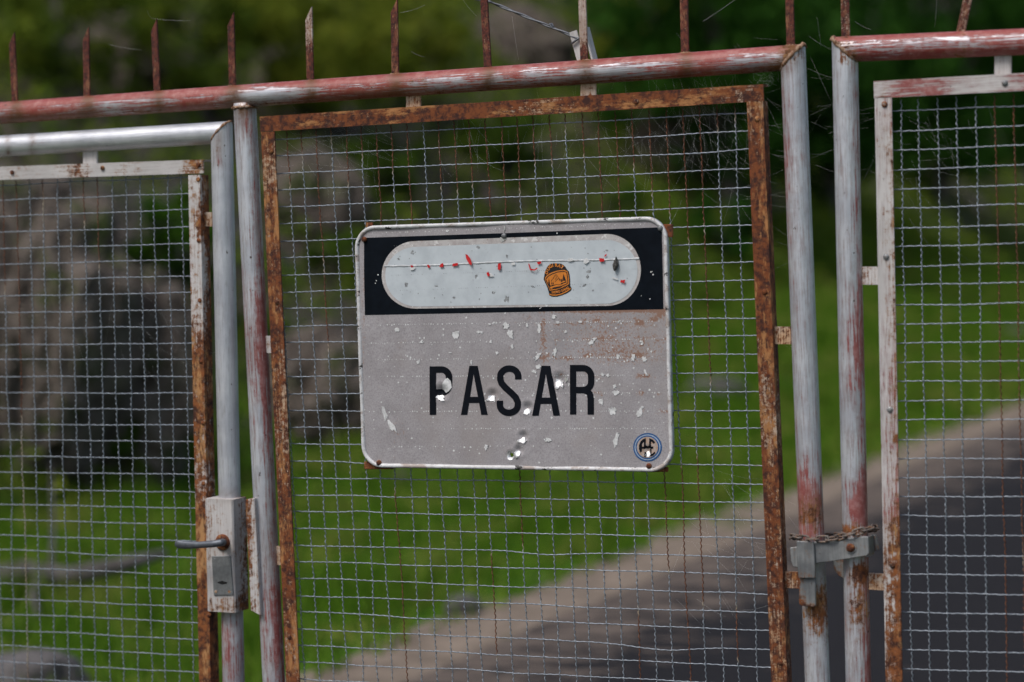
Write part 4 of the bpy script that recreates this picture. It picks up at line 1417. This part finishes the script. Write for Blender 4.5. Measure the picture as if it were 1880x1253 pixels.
M_BLK = flat_mat('black_reflective_film', (0.006, 0.009, 0.014), .45, 0, .3, 40, spec=.08)
M_LET = flat_mat('black_letter_film', (0.008, 0.010, 0.015), .5, 0, .25, 60, spec=.08)
def caps_mat():
    b = NB('pale_blue_white_film')
    n = b.noise(24, 6, .65)
    c = b.mix(b.ramp(n, .35, .7), (0.58, 0.635, 0.67), (0.49, 0.54, 0.575))
    c = b.mix(b.ramp(b.noise(85, 5, .7), .66, .72, 0, .6), c, (0.30, 0.32, 0.34))
    c = b.mix(b.ramp(b.noise(1, 4, .6, b.mapping((9, 1, 60))), .60, .75, 0, .35), c, (0.42, 0.45, 0.47))
    b.bump(n, .1, .001)
    return b.out(c, .4, 0, .45)
M_CAP = caps_mat()
def ring_mat():
    b = NB('worn_grey_outline')
    n = b.noise(48, 6, .7)
    c = b.mix(b.ramp(n, .35, .6), (0.40, 0.36, 0.355), (0.52, 0.50, 0.49))
    c = b.mix(b.ramp(b.noise(75, 5, .7, b.mapping((1, 1, 1), (3, 5, 2))), .56, .62), c, (0.68, 0.67, 0.66))
    c = b.mix(b.ramp(b.noise(90, 6, .7, b.mapping((1, 1, 1), (8, 1, 2))), .62, .67, 0, .8), c, (0.30, 0.15, 0.09))
    return b.out(c, .6)
M_RING = ring_mat()
M_WCHIP = flat_mat('chipped_white_primer', (0.76, 0.77, 0.77), .5, 0, .25, 160)
M_BARE = flat_mat('bare_aluminium', (0.88, 0.88, 0.87), .38, .65, .12, 200)

layer('black_band', [(668, 437), (668.5, 500), (670.5, 579), (940, 573.5), (1218.5, 568), (1217, 500), (1214.5, 417.5), (940, 428)], .0003, M_BLK, L=.012)
def capsule(xl, yl, rl, xr, yr, rr2, top, bot):
    pts = []
    for k in range(25):
        t = math.pi / 2 + math.pi * k / 24
        pts.append((xl + rl[0] * math.cos(t), yl - (rl[1] + (top if math.sin(t) > 0 else bot)) * math.sin(t)))
    for k in range(25):
        t = -math.pi / 2 + math.pi * k / 24
        pts.append((xr + rr2[0] * math.cos(t), yr - (rr2[1] + (top if math.sin(t) > 0 else bot)) * math.sin(t)))
    return pts
layer('capsule_outline', capsule(763, 505, (62, 62), 1115, 496, (62, 66), 0, 0), .0006, M_RING, L=.010)
layer('capsule_panel', capsule(765, 505.5, (57.5, 54), 1112, 496.5, (59, 58), -2, 3.5), .0010, M_CAP, L=.008)
# seam of two film sheets across the capsule
def seam():
    V, F = [], []
    for k in range(90):
        w = k / 89
        x0 = 706 + (1174 - 706) * w
        y0 = 489 - 14.5 * w + 2.2 * math.sin(w * 9) * .5
        for q, (dy, h) in enumerate(((-1.6, .0012), (-.8, .0019), (.8, .0020), (1.8, .0012))):
            x, z = S(x0, y0 + dy + .4 * math.sin(k * 1.7 + q))
            V.append((x, float(dent(x, z)) - h, z))
    for k in range(89):
        for q in range(3):
            a = k * 4 + q
            F.append([a, a + 1, a + 5, a + 4])
    add('film_seam', mesh_np('film_seam', V, F, True), flat_mat('seam_film', (0.57, 0.60, 0.62), .4, 0, .35, 90), sign, MS)
seam()

# letters P A S A R, each a film of its own
def stroke(path, w):
    """outline polygon of a constant-width stroke along an open path (pixels)"""
    Lp, Rp = [], []
    n = len(path)
    for i in range(n):
        a, c = path[max(0, i - 1)], path[min(n - 1, i + 1)]
        d = math.hypot(c[0] - a[0], c[1] - a[1])
        nx_, ny_ = -(c[1] - a[1]) / d, (c[0] - a[0]) / d
        Lp.append((path[i][0] + nx_ * w / 2, path[i][1] + ny_ * w / 2))
        Rp.append((path[i][0] - nx_ * w / 2, path[i][1] - ny_ * w / 2))
    return [[Lp[i], Lp[i + 1], Rp[i + 1], Rp[i]] for i in range(n - 1)]
def joined(name, polys, yoff, mat, parent=sign, L=.004, step=.000002):
    obs = []
    bm = bmesh.new()
    for k, p in enumerate(polys):
        P = [S(*q) for q in p]
        ar = sum(P[i][0] * P[(i + 1) % len(P)][1] - P[(i + 1) % len(P)][0] * P[i][1] for i in range(len(P)))
        if ar < 0:
            P = P[::-1]
        vs_ = [bm.verts.new((x, -k * step, z)) for x, z in P]
        f = bm.faces.new(vs_)
        bmesh.ops.triangulate(bm, faces=[f])
    for _ in range(6):
        e = [e for e in bm.edges if e.calc_length() > L]
        if not e:
            break
        bmesh.ops.subdivide_edges(bm, edges=e, cuts=1)
        bmesh.ops.triangulate(bm, faces=[f for f in bm.faces if len(f.verts) > 3])
    co = np.array([v.co for v in bm.verts])
    y = dent(co[:, 0], co[:, 2])
    for v, yy in zip(bm.verts, y):
        v.co.y += yy - yoff
    me = bpy.data.meshes.new(name)
    bm.to_mesh(me)
    bm.free()
    return add(name, me, mat, parent, MS)
def arc(cx, cy, rx, ry, a0, a1, n=14):
    return [(cx + rx * math.cos(R(a0 + (a1 - a0) * k / n)), cy - ry * math.sin(R(a0 + (a1 - a0) * k / n))) for k in range(n + 1)]
SW = 11.9
def bowl(xs, xr, yt, yb, r):
    return [(xs, yt), (xr - r, yt)] + arc(xr - r, yt + r, r, r, 90, 0, 8)[1:] + arc(xr - r, yb - r, r, r, 0, -90, 8) + [(xs, yb)]
def letA(ap0, ap1, yt, l0, l1, r0, r1, yb, c0, c1):
    am = (ap0 + ap1) / 2
    L1 = [(ap0, yt), (am, yt), (am, yt + 15), (l1, yb), (l0, yb)]
    R1 = [(am, yt), (ap1, yt), (r1, yb), (r0, yb), (am, yt + 15)]
    f = lambda y: (y - yt) / (yb - yt)
    xa, xb = l0 + 2 + (ap0 - l0) * (1 - f(c1)) + 4, r1 - 2 + (ap1 - r1) * (1 - f(c1)) - 4
    return [L1, R1, [(xa, c0), (xb, c0), (xb, c1), (xa, c1)]]
joined('letter', [[(789, 673), (801, 673), (801.2, 762), (789.4, 762)]] + stroke(bowl(799, 824.5, 678.8, 721, 14), SW), .0006, M_LET)
joined('letter', letA(861.8, 877, 672, 846.3, 858, 883.6, 895.4, 762, 729, 740.3), .0006, M_LET)
sp_ = [(951.5, 697)] + arc(935, 692, 16.5, 15, -10, 180, 20)[1:] + [(918.7, 697), (921, 704), (928, 712), (938, 721), (947, 730), (951, 739)] + arc(934.5, 744, 16.5, 14.2, 10, -180, 20)[1:] + [(918.0, 736)]
joined('letter', stroke(sp_, SW), .0006, M_LET)
joined('letter', letA(993.7, 1009.8, 672, 977.4, 989.2, 1016, 1028.3, 763.6, 730.3, 742), .0006, M_LET)
joined('letter', [[(1046.2, 670.4), (1057.8, 670.4), (1058, 761.5), (1046.4, 761.5)]] + stroke(bowl(1056, 1085.5, 676.3, 716.5, 15), SW)
                  + stroke([(1071, 716.5), (1078, 718.5), (1083, 723.5), (1084.6, 731), (1084.7, 761.5)], SW), .0006, M_LET)

# paint chips and bare spots
def chip_poly(cu, cv, ru, rv, rot=0.0, n=17, rough=.42):
    pts = []
    for k in range(n):
        t = 2 * math.pi * k / n
        q = 1 + random.uniform(-rough, rough)
        x, y = .86 * ru * q * math.cos(t), .86 * rv * q * math.sin(t)
        pts.append((cu + x * math.cos(rot) - y * math.sin(rot), cv + x * math.sin(rot) + y * math.cos(rot)))
    return [(640 + .39895 * a, 380 + .39895 * b_) for a, b_ in pts]
for c in ((493, 587, 17, 20), (725, 548, 16, 20, -.6), (742, 585, 16, 26, -.3), (650, 540, 9, 6), (655, 620, 7, 11), (752, 642, 7, 13), (683, 673, 10, 8), (876, 557, 9, 27), (948, 668, 11, 24, .2),
          (945, 505, 12, 11), (1118, 622, 18, 9, -.5), (1133, 607, 12, 7), (1310, 692, 12, 22), (1360, 700, 16, 12), (1366, 760, 6, 20, -.3), (1225, 826, 8, 10), (1236, 855, 20, 13), (1163, 897, 13, 17),
          (1217, 940, 21, 23), (1340, 945, 13, 25, .3), (1352, 922, 8, 8), (1232, 1072, 13, 36, .2), (918, 1073, 18, 10, .2), (633, 1103, 10, 17), (165, 950, 11, 40, -.25), (200, 1010, 11, 34, -.6),
          (225, 567, 10, 11), (338, 622, 11, 9), (322, 715, 9, 12), (598, 577, 9, 9), (613, 578, 7, 8), (565, 716, 5, 13), (874, 735, 14, 12), (868, 690, 10, 22, .8), (853, 757, 12, 9, .6), (912, 455, 9, 6),
          (1000, 575, 7, 8), (468, 671, 8, 4), (820, 545, 6, 9), (1170, 772, 9, 8), (1195, 775, 10, 8), (1240, 690, 10, 11), (962, 530, 8, 7), (1065, 530, 10, 6), (1350, 626, 8, 10), (455, 112, 8, 6)):
    layer('paint_chip', chip_poly(*c), .0009, M_WCHIP, L=.004)
layer('paint_chip', [(822, 694), (828, 700), (830, 712), (825, 718), (818, 722), (811, 715), (813, 704), (817, 697)], .0014, M_WCHIP, L=.003)
for c in ((425, 880, 21, 16), (657, 884, 22, 15), (824, 944, 20, 13), (966, 812, 24, 26), (1000, 795, 10, 14), (800, 1076, 22, 14), (777, 1139, 18, 18), (1378, 1138, 12, 15), (712, 150, 16, 11), (718, 100, 5, 16)):
    layer('bare_spot', chip_poly(*c), .0015, M_BARE, L=.003)
# lip round the shot hole
def lip():
    hx, hz = S5(748, 1143)
    V, F = [], []
    n = 26
    prof = [(.0040, .0042), (.0044, .0018), (.0056, -.0004), (.0075, -.0012), (.0098, -.0008)]
    for k in range(n):
        t = 2 * math.pi * k / n
        w = 1 + .10 * math.sin(3 * t + 1) + random.uniform(-.04, .04)
        for r, y in prof:
            x, z = hx + r * w * math.cos(t), hz + r * w * math.sin(t)
            V.append((x, float(dent(x, z)) * (1 if r > .005 else .6) + y - .0003, z))
    m = len(prof)
    for k in range(n):
        for j in range(m - 1):
            F.append([k * m + j, k * m + j + 1, ((k + 1) % n) * m + j + 1, ((k + 1) % n) * m + j])
    add('hole_lip', mesh_np('hole_lip', V, F, True), M_BARE, sign, MS)
lip()

# fine pricks along the film joints and tiny flakes: too small to tell apart
def specks():
    V, F = [], []
    def dot(u, v, r):
        x, z = S5(u, v)
        base = len(V)
        n = 6
        for k in range(n):
            t = 2 * math.pi * k / n
            xx, zz = x + r * MM * math.cos(t) * random.uniform(.7, 1.2), z + r * MM * math.sin(t) * random.uniform(.7, 1.2)
            V.append((xx, float(dent(xx, zz)) - .0004, zz))
        F.append([base + k for k in range(n)])
    for r, (yl, yr) in enumerate([(545, 526), (630, 607), (705, 690), (782, 775), (862, 856), (942, 940), (1022, 1020), (1105, 1098)]):
        u = 75.0
        while u < 1460:
            f = sum(blob(np.array([u]), np.array([r]), *q)[0] for q in ((300, 0, 350, .6), (1100, 0, 400, .9), (250, 1, 300, .5), (1250, 1, 220, .6), (1150, 2, 350, .8), (500, 3, 300, .5), (1150, 3, 220, .7), (1100, 4, 260, .6), (450, 5, 200, .5), (1150, 5, 260, .7), (600, 6, 160, .5), (1100, 6, 260, .5), (300, 7, 100, .5), (300, 2, 200, .4)))
            if random.random() < (.18 + .8 * f) * (.55 + .45 * math.sin(u * .021 + r * 2.3) ** 2):
                dot(u, yl + (yr - yl) * u / 1480 + random.uniform(-1.5, 1.5), random.uniform(.5, 1.5))
            u += 10.5
    for u in range(110, 1400, 9):
        if random.random() < .4:
            dot(u, 122 - 46 * (u - 110) / 1290 + random.uniform(-2, 2), random.uniform(.6, 1.2))
    for k in range(560):
        u, v = random.uniform(60, 1460), random.uniform(510, 1180)
        if random.random() < .35 + .65 * (u / 1460) * (1 if v < 980 else .3):
            dot(u, v, random.choice((.5, .7, .9, 1.3, 1.9)))
    for u, v in ((136, 313), (128, 340), (124, 352), (1348, 410), (1388, 424), (1392, 300), (1402, 312), (1398, 298), (960, 122), (880, 468), (885, 464), (720, 490)):
        dot(u, v, random.uniform(.8, 1.8))
    o = add('specks', mesh_np('specks', V, F), M_WCHIP, sign, MS)
    o['kind'] = 'stuff'
    V.clear(); F.clear()
    for yl, yr, a, b_ in ((180, 150, 210, 1260), (315, 290, 200, 1000), (385, 350, 230, 1250)):
        for u in range(a, b_, 10):
            if random.random() < .6:
                dot(u, yl + (yr - yl) * (u - a) / (b_ - a), random.uniform(.35, .7))
    for k in range(46):
        dot(random.uniform(210, 1290), random.uniform(185, 430), random.uniform(.5, 1.3))
    for i in range(len(V)):
        V[i] = (V[i][0], V[i][1] - .0011, V[i][2])
    o = add('dark_specks', mesh_np('dark_specks', V, F), flat_mat('grey_grit', (0.26, 0.27, 0.28), .7), sign, MS)
    o['kind'] = 'stuff'
specks()
M_GCHIP = flat_mat('grey_scar', (0.36, 0.38, 0.39), .6, 0, .5, 200)
for c in ((296, 212, 9, 12), (230, 240, 6, 6), (266, 358, 9, 12), (596, 186, 10, 7), (588, 320, 5, 10, .4), (668, 396, 7, 8), (728, 425, 12, 16), (487, 418, 6, 6), (405, 365, 7, 4), (847, 367, 6, 5), (1190, 200, 6, 5), (730, 228, 6, 9),
          (1085, 362, 11, 4, -.5), (1125, 385, 5, 5), (1105, 298, 12, 10), (1100, 322, 7, 10)):
    layer('scar', chip_poly(*c), .0014, M_GCHIP, L=.004)

# red peelings along the seam
def red_mat():
    b = NB('red_film_remnant')
    return b.out(b.mix(b.ramp(b.noise(160, 4, .6), .4, .7), (0.58, 0.012, 0.014), (0.42, 0.010, 0.012)), .45)
M_RED = red_mat()
for pts in ([(540, 217), (552, 222), (566, 240), (573, 262), (571, 270), (560, 262), (546, 240)], [(690, 262), (704, 258), (705, 280), (700, 292), (690, 288)], [(637, 305), (646, 298), (654, 312), (648, 322), (641, 316)],
            [(427, 264), (440, 258), (440, 277), (428, 278), (421, 275)], [(482, 262), (507, 258), (508, 270), (495, 272), (482, 275)], [(364, 268), (372, 266), (381, 277), (370, 281)], [(287, 270), (296, 268), (302, 276), (292, 280)],
            [(1155, 236), (1180, 238), (1181, 251), (1160, 254)], [(1182, 222), (1190, 216), (1190, 224), (1180, 232)], [(830, 262), (836, 262), (842, 284), (860, 288), (872, 280), (876, 284), (862, 293), (840, 292)], [(870, 255), (890, 250), (892, 260), (876, 266)],
            [(1255, 335), (1263, 338), (1277, 335), (1270, 345), (1273, 352), (1260, 347), (1254, 350)]):
    q = [(640 + .39895 * a, 380 + .39895 * b_) for a, b_ in pts]
    cx, cz = S(*q[0])
    layer('red_peel', q, .0032, M_RED, L=.003, lift=lambda x, z, cx=cx, cz=cz: .12 * np.hypot(x - cx, z - cz))
for pts in ([(1012, 238), (1034, 236), (1040, 246), (1022, 252), (1010, 250)], [(1085, 240), (1100, 236), (1110, 252), (1095, 264), (1083, 256)], [(753, 258), (770, 256), (768, 268), (752, 268)], [(640, 300), (660, 306), (672, 320), (655, 322)], [(284, 278), (312, 276), (304, 290), (288, 292)], [(1242, 330), (1218, 322), (1214, 328), (1240, 338)]):
    layer('white_peel', [(640 + .39895 * a, 380 + .39895 * b_) for a, b_ in pts], .0034, M_WCHIP, L=.003)

# lump of dried mud on the seam
def mud():
    x, z = S5(1234, 262)
    bm = bmesh.new()
    bmesh.ops.create_icosphere(bm, subdivisions=3, radius=1)
    for v in bm.verts:
        c = v.co
        k = 1 + .25 * mnoise.noise(c * 2.1)
        w = (.6 - .4 * c.z) if c.z > 0 else .6
        v.co = Vector((c.x * w * .0085 * k, c.y * .006 * k, c.z * .0135 * k))
    me = bpy.data.meshes.new('mud_lump')
    bm.to_mesh(me)
    bm.free()
    add('mud_lump', me, flat_mat('dried_mud', (0.14, 0.135, 0.125), .95, 0, .6, 300), sign, MS @ Matrix.Translation((x, -.006, z)) @ Matrix.Rotation(.12, 4, 'Y'))
mud()

# bolts through the sheet
for (x, y, mt, ru) in ((668.5, 440, M_FRAME, .85), (695.5, 850, M_FRAME, .72), (1191.5, 856, M_FRAME, .72), (1212.5, 419.5, M_GALV, -.1), (925.5, 433.5, M_GALV, .05)):
    a = G(x, y, YF - .0015)
    dome('bolt', a, .0055, .0042, mt, sign, ru, n=12)
# rusty straps behind the corners
for (x0, y0, x1, y1) in ((1212, 412, 1235, 436), (668, 848, 722, 862), (1176, 858, 1226, 867), (671, 409, 684, 418)):
    plate('strap', [(x0, y0), (x1, y0), (x1, y1), (x0, y1)], YF + .006, YF + .011, M_FRAME, sign, .8)

# round emblem, bottom right
EC = (1189.0, 821.5)
M_BLUE = flat_mat('blue_emblem_ink', (0.018, 0.105, 0.30), .5, 0, .25, 90)
M_PALE = flat_mat('pale_blue_emblem', (0.42, 0.52, 0.66), .5, 0, .25, 90)
M_EGREY = flat_mat('emblem_ground', (0.46, 0.42, 0.40), .55, 0, .2, 130, (0.42, 0.27, 0.18))
def disc(r, n=44):
    return [(EC[0] + r * math.cos(2 * math.pi * k / n), EC[1] + r * math.sin(2 * math.pi * k / n)) for k in range(n)]
emb = layer('emblem', disc(26.2), .0006, M_BLUE, L=.005)
layer('ring', disc(23.6), .0008, M_PALE, emb, L=.005)
layer('ring', disc(21.7), .0010, M_BLUE, emb, L=.005)
layer('field', disc(19.4), .0012, M_EGREY, emb, L=.005)
def E12(*pts):
    return [(1140 + a / 12.53, 780 + b_ / 12.53) for a, b_ in pts]
joined('monogram', [
    E12((450, 640), (420, 560), (420, 480), (450, 400), (500, 340), (575, 305), (575, 370), (530, 400), (490, 450), (478, 520), (490, 620)),
    E12((535, 340), (580, 330), (580, 470), (615, 500), (655, 470), (655, 330), (700, 330), (700, 560), (650, 540), (615, 545), (580, 540), (535, 560)),
    E12((470, 510), (560, 505), (560, 555), (470, 555)), E12((690, 505), (752, 500), (752, 552), (690, 555)),
    E12((655, 308), (740, 345), (795, 405), (760, 440), (715, 395), (655, 370)), E12((660, 560), (705, 560), (705, 720), (680, 725)),
    E12((690, 680), (740, 660), (775, 620), (800, 650), (750, 710), (690, 730)), E12((545, 625), (600, 640), (605, 750), (545, 740))], .0015, M_LET, emb, L=.003)
layer('bare_spot', E12((590, 640), (640, 625), (690, 680), (660, 740), (600, 750), (610, 700)), .0019, M_BARE, emb, L=.003)

# helmet-shaped sticker
def K(*pts):
    return [(980 + a / 13.92, 470 + b_ / 13.92) for a, b_ in pts]
M_ORANGE = flat_mat('orange_sticker_ink', (0.72, 0.235, 0.03), .45, 0, .18, 200)
M_STKBLK = flat_mat('black_sticker_ink', (0.013, 0.011, 0.012), .45)
stk = layer('sticker', K((280, 560), (262, 600), (300, 690), (350, 790), (395, 950), (403, 1010), (470, 1040), (600, 1042), (720, 1008), (860, 950), (950, 890), (974, 850), (960, 800), (938, 770), (934, 600), (920, 480), (905, 400), (862, 360), (822, 290), (765, 230), (700, 200), (560, 190), (440, 200), (362, 270), (310, 370), (284, 470)), .0016, M_STKBLK, L=.006)
layer('visor', K((296, 560), (350, 500), (450, 430), (600, 380), (780, 358), (868, 390), (888, 460), (905, 560), (915, 700), (880, 745), (720, 822), (560, 872), (420, 892), (388, 800), (330, 690), (296, 610)), .0019, M_ORANGE, stk, L=.006)
joined('visor_line', stroke(K((318, 590), (380, 520), (480, 465), (620, 415), (770, 395), (850, 420), (870, 520), (882, 690), (840, 725), (700, 785), (540, 835), (430, 850), (400, 770), (350, 680), (316, 600)), 1.5), .0021, M_STKBLK, stk, L=.01)
layer('chin_strip', K((405, 965), (480, 990), (600, 990), (720, 960), (850, 895), (945, 815), (952, 850), (860, 920), (730, 985), (600, 1018), (480, 1018), (410, 990)), .0019, M_ORANGE, stk, L=.006)
trees_ = [K((398, 575), (412, 640), (432, 760), (392, 768), (384, 680)), K((765, 455), (800, 540), (835, 630), (760, 640), (755, 560)), K((470, 640), (490, 720), (455, 730)), K((510, 660), (525, 720), (495, 730)), K((710, 580), (735, 660), (700, 670)), K((740, 560), (755, 650), (728, 655)),
          K((395, 770), (520, 735), (560, 750), (430, 790)), K((470, 820), (600, 790), (720, 770), (830, 720), (700, 810), (560, 850)), K((690, 700), (840, 660), (850, 680), (720, 715))]
trees_ += stroke(K((450, 650), (500, 590), (560, 490), (590, 480), (640, 560), (690, 620), (740, 600)), .8) + stroke(K((560, 660), (610, 600), (645, 570), (680, 640)), .8) + stroke(K((575, 500), (590, 560), (560, 610)), .7) + stroke(K((480, 760), (600, 730), (700, 740), (850, 640)), .7)
joined('landscape', trees_, .0021, M_STKBLK, stk, L=.01)

def lettering(spec, size_px, name, parent, mat, yoff):
    bm = bmesh.new()
    for ch, u, v, rot in spec:
        cu = bpy.data.curves.new('glyph', 'FONT')
        cu.body = ch
        cu.align_x = 'CENTER'
        cu.align_y = 'CENTER'
        cu.size = size_px * MM * 1.36
        cu.offset = size_px * MM * .05
        cu.resolution_u = 2
        ob = bpy.data.objects.new('glyph', cu)
        COL.objects.link(ob)
        bpy.context.view_layer.update()
        me = bpy.data.meshes.new_from_object(ob.evaluated_get(bpy.context.evaluated_depsgraph_get()))
        x, z = S(980 + u / 13.92, 470 + v / 13.92)
        c_, s_ = math.cos(R(rot)), math.sin(R(rot))
        yy = float(dent(x, z)) - yoff
        me.transform(Matrix(((c_, -s_, 0, x), (0, 0, 0, yy), (s_, c_, 0, z), (0, 0, 0, 1))))
        bm.from_mesh(me)
        bpy.data.objects.remove(ob)
        bpy.data.curves.remove(cu)
        bpy.data.meshes.remove(me)
    me = bpy.data.meshes.new(name)
    bm.to_mesh(me)
    bm.free()
    return add(name, me, mat, parent, MS)
lettering([('D', 343, 425, 62), ('U', 385, 335, 48), ('G', 438, 272, 30), ('I', 497, 245, 12), ('R', 583, 240, -2), ('A', 662, 262, -18), ('T', 735, 290, -32)], 5.8, 'lettering', stk, M_ORANGE, .0020)
lettering([('M', 500, 938, 3), ('O', 558, 932, 5), ('T', 607, 925, 7), ('O', 660, 913, 12), ('G', 735, 890, 18), ('A', 786, 870, 20), ('N', 833, 848, 23), ('G', 880, 822, 28)], 4.0, 'lettering', stk, M_ORANGE, .0020)

# ------------------------------------------------------------------ cobwebs
def cobwebs():
    V, F = [], []
    def strand(a, b_, r, sag=.0):
        P = [a.lerp(b_, w) + Vector((0, 0, -sag * math.sin(math.pi * w))) for w in (0, .33, .66, 1)]
        limb(V, F, P, [r] * 4, 3)
    def patch(cx, cy, rx, ry, n, Lm, ang=None, r=(.00003, .00007)):
        for k in range(int(n * .8)):
            x, y = cx + random.gauss(0, rx), cy + random.gauss(0, ry)
            t = random.gauss(ang, .45) if ang is not None else random.uniform(0, math.pi)
            l = random.uniform(.3, 1) * Lm
            Y = random.uniform(-.006, .02)
            strand(G(x - l * math.cos(t), y - l * math.sin(t), Y), G(x + l * math.cos(t), y + l * math.sin(t), Y + random.uniform(-.01, .01)), random.uniform(*r), random.uniform(0, .006))
    patch(1310, 240, 60, 60, 130, 55, 1.1)
    patch(1180, 260, 80, 60, 70, 45, 1.7)
    patch(960, 270, 110, 40, 60, 40, 1.4)
    patch(620, 260, 60, 40, 60, 40, .6)
    patch(1410, 140, 8, 10, 40, 14, None, (.00007, .00012))
    patch(1430, 330, 26, 140, 30, 60, .3)
    patch(1700, 300, 60, 60, 50, 40, .8)
    patch(1350, 1010, 50, 70, 40, 45, .8)
    patch(300, 620, 60, 50, 30, 45, .8)
    patch(1560, 180, 60, 80, 20, 60, .1)
    for a, b_ in (((1290, 40), (1375, -20)), ((270, 20), (278, 33)), ((278, 34), (350, 38)), ((200, 82), (260, 92)), ((735, 24), (780, 10)), ((1600, 55), (1570, 40)), ((1720, 0), (1716, 50)), ((850, 0), (875, 30)), ((755, 95), (780, 105)), ((940, 30), (952, 110))):
        strand(G(*a, .0), G(*b_, .01), .00011, .002)
    o = add('cobweb', mesh_np('cobweb', V, F, True), flat_mat('spider_silk', (0.75, 0.75, 0.73), .5))
    o['kind'] = 'stuff'
    tag(o, 'fine pale cobwebs strung across the gate mesh and pipes', 'cobweb')
cobwebs()
